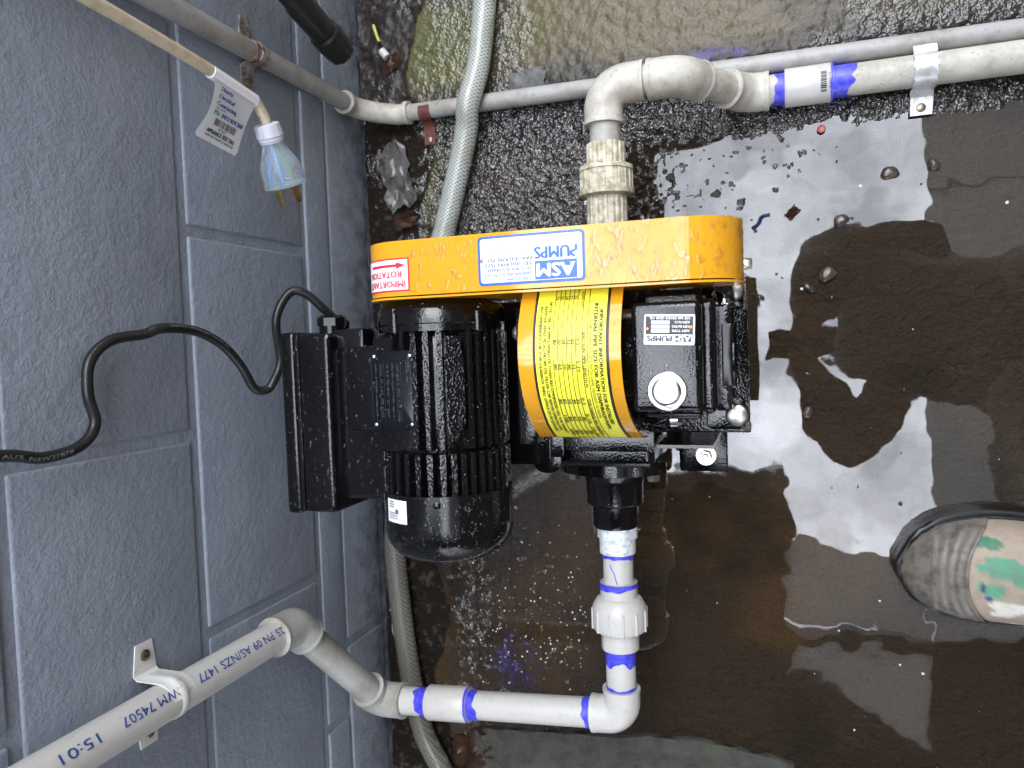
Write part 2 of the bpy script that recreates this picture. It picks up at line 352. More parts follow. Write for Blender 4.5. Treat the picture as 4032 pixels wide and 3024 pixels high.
def hexbolt(bm, p, d, af=0.013, h=0.006, washer=0.0, ph=0.0, stud=0.0):
    p = vec(p); d = vec(d).normalized(); z = 0.0
    if washer: lathe(bm, p, d, [(0, washer), (0.0015, washer)], 24); z = 0.0015
    r = af/2/math.cos(PI/6)
    lathe(bm, p+d*z, d, [(0, r), (h*0.82, r), (h, r*0.86)], 6, ph=ph)
    if stud: lathe(bm, p+d*(z+h), d, [(-0.001, af*0.27), (stud, af*0.27), (stud+0.001, af*0.2)], 16)
# ------------------------------------------------------------------ water drops scattered on real surfaces
def drops(name, parent, objs, n, rmin, rmax, cond=None, seed=1, flat=0.42, wob=0.12, power=2.2, far=None):
    bpy.context.view_layer.update(); r = np.random.default_rng(seed); tri = []; ar = []
    for o in objs:
        me = o.data; me.calc_loop_triangles(); mw = o.matrix_world
        co = [mw @ v.co for v in me.vertices]
        for lt in me.loop_triangles:
            a, b, c = (co[i] for i in lt.vertices); nr = (b-a).cross(c-a); A = nr.length/2
            if A < 1e-10: continue
            nr.normalize()
            if nr.z < 0.12: continue
            tri.append((a, b, c, nr)); ar.append(A)
    if not tri: return None
    ar = np.array(ar); pick = r.choice(len(tri), n*30, p=ar/ar.sum()); bm = NB(); made = 0
    for k in pick:
        if made >= n: break
        a, b, c, nr = tri[k]; u1, u2 = r.random(2)
        if u1+u2 > 1: u1, u2 = 1-u1, 1-u2
        p = a+(b-a)*u1+(c-a)*u2
        if cond and not cond(p, nr): continue
        made += 1
        rad = rmin+(rmax-rmin)*r.random()**power; _, u, v = frame(nr)
        m = 14 if rad > 0.0016 else 8; w = wob*(1+2.2*(rad > 0.6*rmax))
        ph = r.random()*6; el = 1+w*r.random(); e0 = r.random()*PI
        amp = [1+w*math.sin(2*(2*PI*i/m)+ph)+0.6*w*math.sin(3*(2*PI*i/m)+2*ph) for i in range(m)]
        rings = []
        for q, hh in ((1.0, -0.12), (0.97, 0.22), (0.86, 0.55), (0.55, 0.88)):
            rings.append([bm.verts.new(p + (u*math.cos(2*PI*i/m+e0)*el + v*math.sin(2*PI*i/m+e0)/el)*(rad*q*amp[i]) + nr*(rad*flat*hh)) for i in range(m)])
        top = bm.verts.new(p+nr*(rad*flat))
        for A_, B_ in zip(rings[:-1], rings[1:]):
            for i in range(m): bm.faces.new((A_[i], A_[(i+1) % m], B_[(i+1) % m], B_[i]))
        for i in range(m): bm.faces.new((rings[-1][i], rings[-1][(i+1) % m], top))
        bm.faces.new(rings[0][::-1])
    o = obj(name, bm, M['drop'], parent, ang=80); o['kind'] = 'stuff'; return o

# ================================================================== SETTING
_tab = rng.random((256, 256))
def vnoise(x, y, s, o=0):
    X = x*s+o*17.3; Y = y*s+o*9.1; i = np.floor(X).astype(int); j = np.floor(Y).astype(int); fx = X-i; fy = Y-j
    fx = fx*fx*(3-2*fx); fy = fy*fy*(3-2*fy); g = lambda a, b: _tab[a % 256, b % 256]
    return (g(i, j)*(1-fx)+g(i+1, j)*fx)*(1-fy)+(g(i, j+1)*(1-fx)+g(i+1, j+1)*fx)*fy
def fbm(x, y, s, o=0, n=4): return sum(vnoise(x, y, s*2**k, o+k)*0.5**k for k in range(n))/sum(0.5**k for k in range(n))
def sm(x, a, b): q = np.clip((x-a)/(b-a), 0, 1); return q*q*(3-2*q)

# the large ground sheet out to the horizon
bm = NB(); patch(bm, lambda a, b: Vector((a, b, -0.045)), [(-90, -90), (90, -90), (90, 90), (-90, 90)])
struct(obj('ground', bm, M['outer'], smooth=False))
# wet yard slab with real relief
X0, X1, Y0, Y1, ST = 0.002, 1.30, -0.86, 0.76, 0.0020
nx, ny = int((X1-X0)/ST), int((Y1-Y0)/ST)
gx, gy = np.meshgrid(np.linspace(X0, X1, nx), np.linspace(Y0, Y1, ny), indexing='ij')
f1 = fbm(gx, gy, 130, 3, 4); f2 = fbm(gx, gy, 30, 5, 4); f3 = fbm(gx, gy, 7, 8, 4); f4 = fbm(gx, gy, 330, 11, 2)
yb = 0.232-0.03*(f3-0.5)+0.016*sm(gx, 0.5, 0.35)+0.02*(f2-0.5)
gut_edge = 0.088+0.03*(f2-0.5)+0.012*np.sin(gy*30)
gut = sm(-gx, -gut_edge-0.002, -gut_edge+0.004)
upper = sm(gy, 0.318, 0.330)
mud = sm(gy, yb-0.012, yb+0.02)*(1-upper)
rough_l = sm(-gx, -0.50+0.08*f3, -0.32)*sm(gy, 0.0, 0.09)*(1-mud)*(1-upper)
spk = sm(-gx, -0.44+0.1*(f3-0.5), -0.26)*sm(gx, 0.10, 0.14)*sm(-gy, 0.14, 0.24)
zz_ = -0.0030+0.0052*mud+0.0100*upper+0.0042*rough_l+0.0016*spk+0.0022*sm(-gx, -0.20, -0.10)*(1-gut)
amp = 0.0022+0.0016*mud+0.0012*rough_l+0.0016*spk
zz_ = zz_+amp*(f1-0.5)*1.7+0.0012*(f2-0.5)+0.0009*(f4-0.5)*(mud+rough_l+spk+0.2)-gut*(0.004-0.008*(f2-0.4))
band = sm(gx, .40, .44)*sm(gy, .16, .19)*(1-mud)*(1-upper)
isl = sm(fbm(gx, gy, 75, 21, 2), .70, .80)*sm(gy, 0.02, 0.2)*sm(-gx, -0.66, -0.5)*(1-mud)*(1-upper)
f6 = fbm(gx, gy, 190, 81, 2)
spb = sm(-gx, -0.60, -0.40)*sm(gx, .16, .26)*sm(gy, .055, .10)*(1-mud)*(1-upper)
zz_ = zz_*(1-0.80*spb)+spb*(0.0064*(f6-0.5)-0.0003+0.0016*sm(-gx, -.42, -.30))
spc = spk*sm(f3, .40, .55)
zz_ = zz_+0.0045*isl+spc*0.0032*(f6-0.5)
# colours (linear albedo) of stains, silt, moss
def L(*c): return np.array(c)
brown = L(.044, .034, .026); rusty = L(.085, .054, .028); dark = L(.023, .020, .017)
colr = brown[None, None]*np.ones(gx.shape+(1,))
def blend(c, m): 
    global colr; colr = colr*(1-m[..., None])+c*m[..., None]
blend(rusty, 0.75*sm(fbm(gx, gy, 5, 31, 5), .50, .66)*sm(-gy, -.02, .25))
blend(dark, 0.8*sm(fbm(gx, gy, 6, 41, 4), .52, .68))
blend(L(.046, .041, .034), 0.85*rough_l*sm(f2, .35, .6))
blend(L(.014, .013, .012), 0.75*rough_l*sm(f1, .46, .58))
blend(L(.013, .012, .012), mud*(0.72+0.28*f2))
blend(L(.045, .040, .034), mud*0.6*sm(f1, .62, .72))
blend(L(.118, .092, .048), upper)
blend(L(.055, .050, .036), upper*0.75*sm(fbm(gx, gy, 9, 51, 5), .47, .62))
blend(L(.095, .100, .028), upper*0.8*sm(fbm(gx, gy, 12, 61, 4), .50, .66)*sm(-gx, -0.42, -0.15))
blend(L(.02, .019, .018), upper*0.8*sm(-gy, -0.36, -0.33))
blend(L(.10, .105, .04), 0.6*sm(gx, .088, .094)*sm(-gx, -.135, -.10)*sm(gy, .06, .14)*sm(f2, .35, .55))
blend(L(.017, .014, .012), gut)
blend(L(.11, .09, .07), gut*0.5*sm(f1, .62, .72))
blend(L(.07, .05, .26), 0.75*sm(np.exp(-(((gx-.475)/.05)**2+((gy-.332)/.012)**2)), .35, .8)*sm(f1, .35, .55))
blend(L(.05, .035, .22), 0.55*sm(np.exp(-(((gx-.20)/.05)**2+((gy+.43)/.06)**2)), .4, .9)*sm(f1, .47, .60))
roughz = np.clip(1-0.80*upper*(1-0.55*sm(fbm(gx, gy, 8, 71, 3)+0.25*(gx-0.35), .45, .6))-0.2*gut, 0, 1)
me = bpy.data.meshes.new('concrete_floor')
V = np.stack([gx, gy, zz_], -1).reshape(-1, 3); idx = np.arange(nx*ny).reshape(nx, ny)
F = np.stack([idx[:-1, :-1], idx[1:, :-1], idx[1:, 1:], idx[:-1, 1:]], -1).reshape(-1, 4)
me.vertices.add(len(V)); me.vertices.foreach_set('co', V.ravel()); me.loops.add(F.size); me.loops.foreach_set('vertex_index', F.ravel())
me.polygons.add(len(F)); me.polygons.foreach_set('loop_start', np.arange(0, F.size, 4)); me.polygons.foreach_set('use_smooth', np.ones(len(F), bool)); me.update()
a = me.attributes.new('zone', 'FLOAT_COLOR', 'POINT'); a.data.foreach_set('color', np.concatenate([colr.reshape(-1, 3), np.ones((nx*ny, 1))], 1).ravel())
a = me.attributes.new('rough_zone', 'FLOAT', 'POINT'); a.data.foreach_set('value', roughz.ravel())
floor = obj('concrete_floor', me, M['ground'], smooth=False); struct(floor)
def ground_z(x, y):
    i = int(np.clip((x-X0)/(X1-X0)*(nx-1), 0, nx-1)); j = int(np.clip((y-Y0)/(Y1-Y0)*(ny-1), 0, ny-1)); return float(zz_[i, j])
# puddle: a level sheet, the relief pokes through it
bm = NB(); patch(bm, lambda a, b: Vector((a, b, 0.0)), [(0.098, Y0+0.01), (X1-0.005, Y0+0.01), (X1-0.005, 0.316), (0.098, 0.316)])
struct(obj('puddle', bm, M['water'], smooth=False))
# broken kerb at the lower edge
def broken(a, b, k, amp):
    return [(a[0]+(b[0]-a[0])*i/k, a[1]+(b[1]-a[1])*i/k+amp*(random.random()-0.5)) for i in range(k+1)]
edge = broken((0.135, -0.527), (0.40, -0.505), 14, 0.008)+broken((0.415, -0.502), (0.552, -0.514), 9, 0.006)+broken((0.560, -0.530), (0.557, -0.85), 8, 0.004)
bm = NB(); prism(bm, edge+[(0.135, -0.85)], (0, 0, -0.02), (1, 0, 0), (0, 1, 0), 0.0245, bev=0.003)
struct(obj('kerb', bm, M['kerb']))

# ------------------------------------------------------------------ painted block wall
wall = thing('block_wall', 'blue-grey painted concrete block wall with recessed mortar joints', 'wall', (0, 0, 0))
def block_mesh(w, h):
    bm = NB(); box(bm, -0.05, 0.0, -w/2, w/2, -h/2, h/2, 0.0030, 3); me = bpy.data.meshes.new('block'); bmesh.ops.recalc_face_normals(bm, faces=bm.faces)
    for f in bm.faces: f.smooth = True
    bm.to_mesh(me); bm.free(); me.materials.append(M['wall']); return me
b_full = block_mesh(0.389, 0.189); b_strip = block_mesh(0.389, 0.048); b_low = block_mesh(0.389, 0.093)
rows = [(0.2541, b_full, 0.1224), (0.4541, b_full, -0.0776), (0.6541, b_full, 0.1224), (0.1245, b_strip, -0.0776), (0.0485, b_low, -0.386)]
for zc, me_, y0 in rows:
    for k in range(-3, 4):
        yc = y0+0.2+0.4*k
        if -0.95 < yc < 0.95 and not (me_ is b_full and zc > 0.6 and (yc > 0.5)):
            o = bpy.data.objects.new('block', me_); link(o, wall); o.location = (random.uniform(-0.0012, 0.0008), yc, zc)
bm = NB(); box(bm, -0.19, -0.0024, -3.2, 3.6, -0.02, 1.32); obj('mortar', bm, M['wall'], wall, smooth=False)
bm = NB(); box(bm, -0.1, 0.0, -3.2, 3.6, 0.7515, 1.30); box(bm, -0.1, 0.0, 1.13, 3.6, 0.0, 0.7485); box(bm, -0.1, 0.0, -3.2, -1.29, 0, 0.7485); obj('plain_wall_face', bm, M['wallflat'], wall, smooth=False)
bm = NB(); box(bm, -0.19, -0.012, -3.2, -0.60, 1.322, 2.358); obj('upper_gable', bm, M['wallflat'], wall, smooth=False)

# ------------------------------------------------------------------ what stands around and above the yard (seen in the puddle), plus an added light-blocking wall
t_ = thing('patio_awning', 'pale translucent awning over the far side of the yard', 'awning', (1.5, 0.8, 2.4))
for k_ in range(3):
    y0_ = -1.235+k_*1.80; bm = NB(); prism(bm, [(0, y0_), (0.95, y0_), (0.95, y0_+1.81), (0, y0_+1.81)], (1.118, 0, 2.405+0.006*k_), (1, 0, 0.06), (0, 1, 0), 0.004); obj('sheet', bm, M['sheet'], t_, smooth=False)
bm = NB(); box(bm, 2.08, 2.25, -4.0, 5.0, -0.04, 3.3)  # unseen wall, added to keep low sky light off the pump
tag(obj('sky_blocker_wall', bm, M['brick'], smooth=False), 'unseen brown brick wall added behind the person to block sky light', 'wall')
t_ = thing('timber_eave', 'dark timber eave with pale gutter over the lower end of the yard', 'roof', (0, -1.5, 2.36))
bm = NB(); box(bm, -0.19, 0.578, -3.2, -0.66, 2.36, 2.44); obj('soffit_board', bm, M['soffit'], t_, smooth=False)
bm = NB(); box(bm, -0.19, 0.578, -0.655, -0.57, 2.37, 2.46, 0.01); obj('gutter', bm, M['gutter'], t_)
bm = NB(); box(bm, 1.112, 2.07, -3.2, -1.22, 2.36, 2.44); obj('soffit_board', bm, M['soffit'], t_, smooth=False)
bm = NB(); prism(bm, [(0.575, -1.46), (0.72, -1.44), (1.115, -1.70), (1.115, -3.2), (0.575, -3.2)], (0, 0, 2.37), (1, 0, 0), (0, 1, 0), 0.06); obj('soffit_board', bm, M['soffit'], t_, smooth=False)
t_ = thing('clear_roof_sheet', 'pale translucent roof sheet on a dark batten beside the eave', 'roof', (0.85, -1.2, 2.40))
bm = NB(); prism(bm, [(0.575, -1.455), (0.72, -1.435), (1.115, -1.695), (1.115, -1.29), (0.575, -1.29)], (0, 0, 2.40), (1, 0, 0), (0, 1, 0), 0.004); obj('sheet', bm, M['sheet'], t_, smooth=False)
bm = NB(); prism(bm, [(0.575, -1.19), (1.115, -1.21), (1.115, -0.87), (0.575, -0.87)], (0, 0, 2.40), (1, 0, 0), (0, 1, 0), 0.004); obj('sheet', bm, M['sheet'], t_, smooth=False)
bm = NB(); box(bm, 0.575, 1.115, -1.287, -1.225, 2.38, 2.46); obj('batten', bm, M['soffit'], t_, smooth=False)

# ================================================================== THE PUMP
XM, ZM = 0.2354, 0.280
pump = thing('diaphragm_pump', 'black motor-driven diaphragm pump with orange-yellow belt guard standing in the puddle', 'pump', (0.38, -0.02, 0.0))
# --- frame: folded stand feet in the water and pump body
bm = NB(); box(bm, 0.425, 0.482, -0.162, -0.104, 0.0015, 0.006, 0.002); box(bm, 0.425, 0.4795, -0.108, -0.1045, 0.006, 0.19)
st_ = obj('stand_foot', bm, M['black'], pump)
bm = NB(); hexbolt(bm, (0.457, -0.142, 0.006), (0, 0, 1), 0.013, 0.008, 0.012, 0.3, 0.004); obj('anchor_nut', bm, M['zinc'], st_)
bm = NB(); box(bm, 0.272, 0.318, -0.165, -0.104, 0.0015, 0.006, 0.002); box(bm, 0.275, 0.33, -0.108, -0.1045, 0.006, 0.19)
st_ = obj('stand_foot', bm, M['black'], pump)
bm = NB(); lathe(bm, (0.285, -0.145, 0.006), (0, 0, 1), [(0, 0.007), (0.003, 0.0065), (0.0045, 0.004)], 20); obj('anchor_bolt', bm, M['zinc'], st_)
for s_ in (0.425, 0.275):
    bm = NB(); box(bm, s_, s_+0.055, 0.085, 0.13, 0.0015, 0.006, 0.002); box(bm, s_, s_+0.05, 0.085, 0.0885, 0.006, 0.19); obj('stand_foot', bm, M['black'], pump)
bm = NB(); lathe(bm, (0.372, -0.012, 0.012), (0, 0, 1), [(0, 0.05), (0.03, 0.062), (0.085, 0.064), (0.09, 0.082), (0.125, 0.084), (0.13, 0.066), (0.185, 0.055)], 48)
obj('pump_housing', bm, M['black'], pump)
bm = NB(); box(bm, 0.150, 0.318, -0.125, 0.045, 0.196, 0.204, 0.002); obj('motor_base_plate', bm, M['black'], pump)
bm = NB(); prism(bm, [(0.300, -0.088), (0.5155, -0.088), (0.5135, 0.060), (0.300, 0.060)], (0, 0, 0.205), (1, 0, 0), (0, 1, 0), 0.007, 0.0015)
box(bm, 0.42, 0.5155, -0.0895, -0.085, 0.165, 0.2085, 0.001)
plate = obj('frame_plate', bm, M['black'], pump)
bm = NB(); prism(bm, [(0.308, -0.112), (0.422, -0.112), (0.422, -0.088), (0.308, -0.088)], (0, 0, 0.186), (1, 0, 0), (0, 1, 0), 0.005, 0.001)
ledge = obj('frame_ledge', bm, M['black'], pump)
bm = NB(); box(bm, 0.292, 0.330, -0.118, -0.080, 0.192, 0.197, 0.002); prism(bm, rrect(0.03, 0.03, 0.012), (0.296, -0.135, 0.190), (1, 0, 0), (0, 1, 0), 0.005, 0.001); obj('mounting_tab', bm, M['black'], pump)
# --- motor
motor = None
bm = NB(); lathe(bm, (XM, 0.026, ZM), (0, -1, 0), [(0, 0.046), (0.004, 0.0485), (0.160, 0.0485), (0.162, 0.047)], 64)
box(bm, 0.186, XM, -0.095, 0.012, ZM, 0.3295, 0.003)
motor = obj('motor_body', bm, M['black'], pump)
fin_objs = [motor]
def fin_mesh(y0, y1, h=0.0615, w=0.0052, rnd=0.008):
    bm = NB(); prof = [(y0, 0.046), (y1, 0.046), (y1, h-rnd*0.6), (y1+(rnd if y1 < y0 else -rnd)*0.5, h), (y0-(rnd if y0 > y1 else -rnd)*0.5, h), (y0, h-rnd*0.6)]
    prism(bm, prof, (w/2, 0, 0), (0, 1, 0), (0, 0, 1), 0.0001)
    bm.free(); bm = NB()
    A = [bm.verts.new((-w*0.78, y, z)) if z < 0.05 else bm.verts.new((-w*0.5, y, z)) for y, z in prof]; B = [bm.verts.new((w*0.78, y, z)) if z < 0.05 else bm.verts.new((w*0.5, y, z)) for y, z in prof]
    bm.faces.new(A); bm.faces.new(B[::-1])
    for i in range(6): j = (i+1) % 6; bm.faces.new((A[i], B[i], B[j], A[j]))
    bmesh.ops.recalc_face_normals(bm, faces=bm.faces); bmesh.ops.bevel(bm, geom=[e for e in bm.edges if all(v.co.z > 0.05 for v in e.verts)], offset=0.0009, segments=2, affect='EDGES')
    me = bpy.data.meshes.new('cooling_fin'); 
    for f in bm.faces: f.smooth = True
    bm.to_mesh(me); bm.free(); me.materials.append(M['blackfin']); me.set_sharp_from_angle(angle=R_(50)); return me
fm1 = fin_mesh(0.016, -0.0922, rnd=0.003); fm2 = fin_mesh(-0.0945, -0.1345, rnd=0.003)
fm3 = fin_mesh(0.016, -0.001, rnd=0.003)
for me_, angs in ((fm1, [-2, 9, 20.5, 47, 56, 65, 74, 83, 95, 110]), (fm2, [-68, -57, -46, -35, -24, -13, -2, 9, 20.5, 30, 38.5, 47, 56, 65, 74, 83, 95, 110]), (fm3, [-62, -50, -38, -26, -14])):
    for a_ in angs:
        o = bpy.data.objects.new('cooling_fin', me_); link(o, pump); o.location = (XM, 0, ZM); o.rotation_euler = (0, R_(a_), 0); fin_objs.append(o)
bm = NB()
for a0 in (27, 41):
    pass
padp = [(0.010, 0.029), (0.010, 0.041), (-0.012, 0.045), (-0.068, 0.045), (-0.084, 0.036), (-0.084, 0.031), (-0.070, 0.028), (-0.012, 0.0275)]
c_, s__ = math.cos(R_(33)), math.sin(R_(33))
def pad_pt(y, a):   # a in 0..: metres across, measured from 33 deg direction
    th = R_(33)+(a-0.036)/0.062; return th
bmv = []
lo_, hi_ = [], []
for y, a in padp:
    th = pad_pt(y, a); lo_.append(bm.verts.new((XM+0.047*math.sin(th), y, ZM+0.047*math.cos(th)))); hi_.append(bm.verts.new((XM+0.0622*math.sin(th), y, ZM+0.0622*math.cos(th))))
bm.faces.new(hi_); bm.faces.new(lo_[::-1])
for i in range(len(padp)): j = (i+1) % len(padp); bm.faces.new((lo_[i], lo_[j], hi_[j], hi_[i]))
bmesh.ops.bevel(bm, geom=[e for e in bm.edges if all(v in hi_ for v in e.verts)], offset=0.001, segments=2, affect='EDGES')
fin_objs.append(obj('lifting_boss', bm, M['blackfin'], pump))
bm = NB(); lathe(bm, (XM, 0.044, ZM), (0, -1, 0), [(0, 0.030), (0.001, 0.048), (0.004, 0.057), (0.009, 0.0608), (0.0215, 0.0615), (0.0225, 0.0605), (0.0285, 0.060), (0.029, 0.048)], 72)
shield = obj('drive_end_shield', bm, M['black'], pump); fin_objs.append(shield)
for a_ in (-22, 58):
    bm = NB(); p_ = vec((XM+0.0585*math.sin(R_(a_)), 0.014, ZM+0.0585*math.cos(R_(a_)))); cyl(bm, p_, p_+vec((0, 0.019, 0)), 0.0062, n=20, cham=0.001); b_ = obj('tie_rod_boss', bm, M['black'], shield)
    bm = NB(); lathe(bm, p_+vec((0, 0.018, 0)), (0, 1, 0), [(0, 0.0026), (0.004, 0.0026), (0.0045, 0.002)], 6); obj('tie_rod_end', bm, M['steel'], shield)
# fan cowl
prof = [(0, 0.0622), (0.030, 0.0620)]
for i in range(9):
    a = R_(90*i/8); prof.append((0.038+0.030*math.sin(a), 0.0265+0.0355*math.cos(a)))
prof.append((0.0685, 0.010))
bm = NB(); lathe(bm, (XM, -0.1335, ZM), (0, -1, 0), [(0.0, 0.0595)]+prof, 80, cap0=False)
cowl = obj('fan_cowl', bm, M['blacksmooth'], pump)
for a_ in (14, 105):
    bm = NB(); p_ = vec((XM+0.0622*math.sin(R_(a_)), -0.141, ZM+0.0622*math.cos(R_(a_)))); lathe(bm, p_, (math.sin(R_(a_)), 0, math.cos(R_(a_))), [(-0.001, 0.0036), (0.0012, 0.0034), (0.002, 0.0018)], 16)
    obj('cowl_screw', bm, M['blacksmooth'], cowl)
# sticker on the cowl
def cowl_map(off):
    return lambda s, t: Vector((XM+(0.0622+off)*math.sin(R_(-14)-s/0.0622), -0.137-t, ZM+(0.0622+off)*math.cos(R_(-14)-s/0.0622)))
# s runs towards image left, t runs down the picture: letters stand upside down like the photo
bm = NB()
for i in range(8):
    quad(bm, cowl_map(0.0003), 0.0012*0+0.029*i/8, 0.029*(i+1)/8, 0.001, 0.0225)
bmesh.ops.remove_doubles(bm, verts=bm.verts, dist=1e-6)
stk = obj('motor_data_sticker', bm, M['white'], cowl)
bm = NB(); f_ = cowl_map(0.0007)
g_ = lambda s, t: f_(s, 0.0225-t)
for k_, (tx, a, b, t0) in enumerate((('FOR MOTOR DATA', 0.011, 0.0255, 0.0030), ('SCAN HERE WITH', 0.011, 0.0255, 0.0053), ('DATASHEET APP', 0.0155, 0.0255, 0.0077), ('MT 14000000', 0.016, 0.0245, 0.0140), ('PO 00000000', 0.016, 0.0245, 0.0163), ('SN 12790000', 0.016, 0.0245, 0.0186))):
    pass
for (tx, a, b, t0) in (('FOR MOTOR DATA', 0.011, 0.0255, 0.0193), ('SCAN HERE WITH', 0.011, 0.0255, 0.0168), ('DATASHEET APP', 0.0155, 0.0255, 0.0143)):
    put_text(bm, tx, lambda s, t, t0=t0: f_(s, t0-t), a, b, 0.0, 0.0014, 0.02)
for t0 in (0.0085, 0.0062, 0.0038): quad(bm, f_, 0.0165, 0.0245, t0-0.0012, t0)
obj('lettering', bm, M['inkgrey'], stk, smooth=False, recalc=False)
bm = NB()
for (a, b, c2, d2) in ((0.0105, 0.0150, 0.0098, 0.0102), (0.0105, 0.0150, 0.0138, 0.0142), (0.0105, 0.0109, 0.0098, 0.0142), (0.0146, 0.0150, 0.0098, 0.0142)): quad(bm, f_, a, b, c2, d2)
put_text(bm, 'WEG', lambda s, t: f_(s, 0.0135-t), 0.0112, 0.0143, 0.0, 0.0031, 0.02)
obj('lettering', bm, M['ink'], stk, smooth=False, recalc=False)
# nameplate on the motor
bm = NB(); prism(bm, rrect(0.0425, 0.069, 0.003), (0.1878, -0.0715, 0.3345), (1, 0, 0), (0, 1, 0), 0.0012, 0.0003)
npl = obj('motor_name_plate', bm, M['blackplate'], pump)
for x_, y_ in ((0.1905, -0.0062), (0.2268, -0.0062), (0.1905, -0.0685), (0.2268, -0.0685)):
    bm = NB(); lathe(bm, (x_, y_, 0.3357), (0, 0, 1), [(0, 0.0019), (0.0008, 0.0016), (0.0012, 0.0006)], 14); obj('rivet', bm, M['steel'], npl)
bm = NB(); fpl = plane_map((0.2225, -0.0040, 0.33575), (0, -1, 0), (1, 0, 0), 0.0003)
for r_ in range(8):
    quad(bm, fpl, 0.008, 0.062, -0.005-r_*0.0042, -0.0048-r_*0.0042)
for r_, tx in enumerate(('220-240 V  IP55  0.55 kW', 'Hz 50  rpm 1435  Ins. F', 'A 3.9  PF 0.97  S1  40C', 'Duty  SF 1.00  DE 6202', 'alt 1000 m.a.s.l.')):
    put_text(bm, tx, fpl, 0.010, 0.058, -0.0085-r_*0.0056, 0.0022, 0.0)
quad(bm, fpl, 0.006, 0.018, 0.0006, 0.0010); quad(bm, fpl, 0.006, 0.018, 0.0046, 0.0050); put_text(bm, 'WEG', fpl, 0.0075, 0.0165, 0.0014, 0.0028)
obj('lettering', bm, M['faint'], npl, smooth=False, recalc=False)
# --- terminal box on the wall side
bm = NB()
box(bm, 0.0835, 0.1210, -0.1625, 0.0185, 0.192, 0.3000, 0.007, 4)
box(bm, 0.117, 0.190, -0.150, 0.004, 0.205, 0.286, 0.006, 3)
box(bm, 0.146, 0.192, -0.078, 0.004, 0.24, 0.3120, 0.006, 3)
tb = obj('terminal_box', bm, M['black'], pump)
bm = NB(); box(bm, 0.0640, 0.0815, -0.1640, 0.0205, 0.191, 0.3015, 0.005, 3); box(bm, 0.0690, 0.0845, -0.1615, 0.0180, 0.194, 0.2992, 0.002, 2)
lid = obj('terminal_box_lid', bm, M['black'], tb)
bm = NB(); cyl(bm, (0.108, 0.010, 0.272), (0.108, 0.030, 0.272), 0.013, n=24, cham=0.002); lathe(bm, (0.108, 0.026, 0.272), (0, 1, 0), [(0, 0.015), (0.008, 0.015), (0.011, 0.011)], 8); cyl(bm, (0.094, 0.012, 0.235), (0.094, 0.034, 0.235), 0.011, n=8, cham=0.002)
obj('cable_gland', bm, M['blacksmooth'], tb)
bm = NB(); box(bm, 0.100, 0.150, -0.02, 0.0225, 0.25, 0.283, 0.005); obj('gland_boss', bm, M['black'], tb)
# motor foot bolts beside the yellow cover
bm = NB(); box(bm, 0.285, 0.322, -0.095, 0.035, 0.204, 0.214, 0.003); cyl(bm, (0.302, 0.012, 0.205), (0.302, 0.012, 0.24), 0.011, n=20); cyl(bm, (0.306, -0.074, 0.205), (0.306, -0.074, 0.24), 0.011, n=20)
bx_ = [(0.035, 0.0), (0.018, 0.004), (0.0, -0.004), (-0.03, -0.008), (-0.06, -0.004), (-0.075, 0.005), (-0.095, 0.003), (-0.095, -0.012), (0.035, -0.012)]
prism(bm, bx_, (0.318, 0, 0.238), (0, 1, 0), (1, 0, 0), -0.03, 0.001)
mf = obj('motor_foot', bm, M['black'], pump)
for x_, y_ in ((0.3015, 0.012), (0.306, -0.074)):
    bm = NB(); hexbolt(bm, (x_, y_, 0.2402), (0, 0, 1), 0.0115, 0.0062, 0.0085, 0.4, 0.006); obj('foot_nut', bm, M['zinc'], mf)
# --- belt guard (obround in the x-z plane)
GR, GZ, GXL, GXR, GY0, GY1 = 0.045, 0.300, 0.2236, 0.470, 0.0470, 0.0955
gp_ = []
for i in range(25):
    a = R_(90-180*i/24); gp_.append((GXR+GR*math.cos(a), GZ+GR*math.sin(a)))
for i in range(25):
    a = R_(-90-180*i/24); gp_.append((GXL+GR*math.cos(a), GZ+GR*math.sin(a)))
bm = NB(); prism(bm, gp_, (0, GY1, 0), (1, 0, 0), (0, 0, 1), GY1-GY0, 0.0009)
guard = obj('belt_guard', bm, M['yellow'], pump, ang=30)
gq = [(GXR+(x-GXR)*1.0+(0.0012 if x > 0.35 else -0.0012), GZ+(z-GZ)*1.02) for x, z in gp_]
bm = NB(); prism(bm, gq, (0, GY0-0.0012, 0), (1, 0, 0), (0, 0, 1), 0.0018); obj('guard_back_plate', bm, M['yellow'], guard)
bm = NB(); hexbolt(bm, (0.5155, 0.060, 0.300), (1, 0, 0), 0.008, 0.0045, 0.005); obj('guard_bolt', bm, M['zinc'], guard)
bm = NB(); cyl(bm, (0.497, 0.030, 0.255), (0.497, 0.048, 0.255), 0.005, n=16); hexbolt(bm, (0.497, 0.032, 0.255), (0, -1, 0), 0.009, 0.005, 0.0075); obj('guard_bolt', bm, M['steel'], guard)
bm = NB(); cyl(bm, (0.497, 0.036, 0.22), (0.497, 0.0455, 0.28), 0.008, n=16); obj('guard_bracket', bm, M['black'], guard)
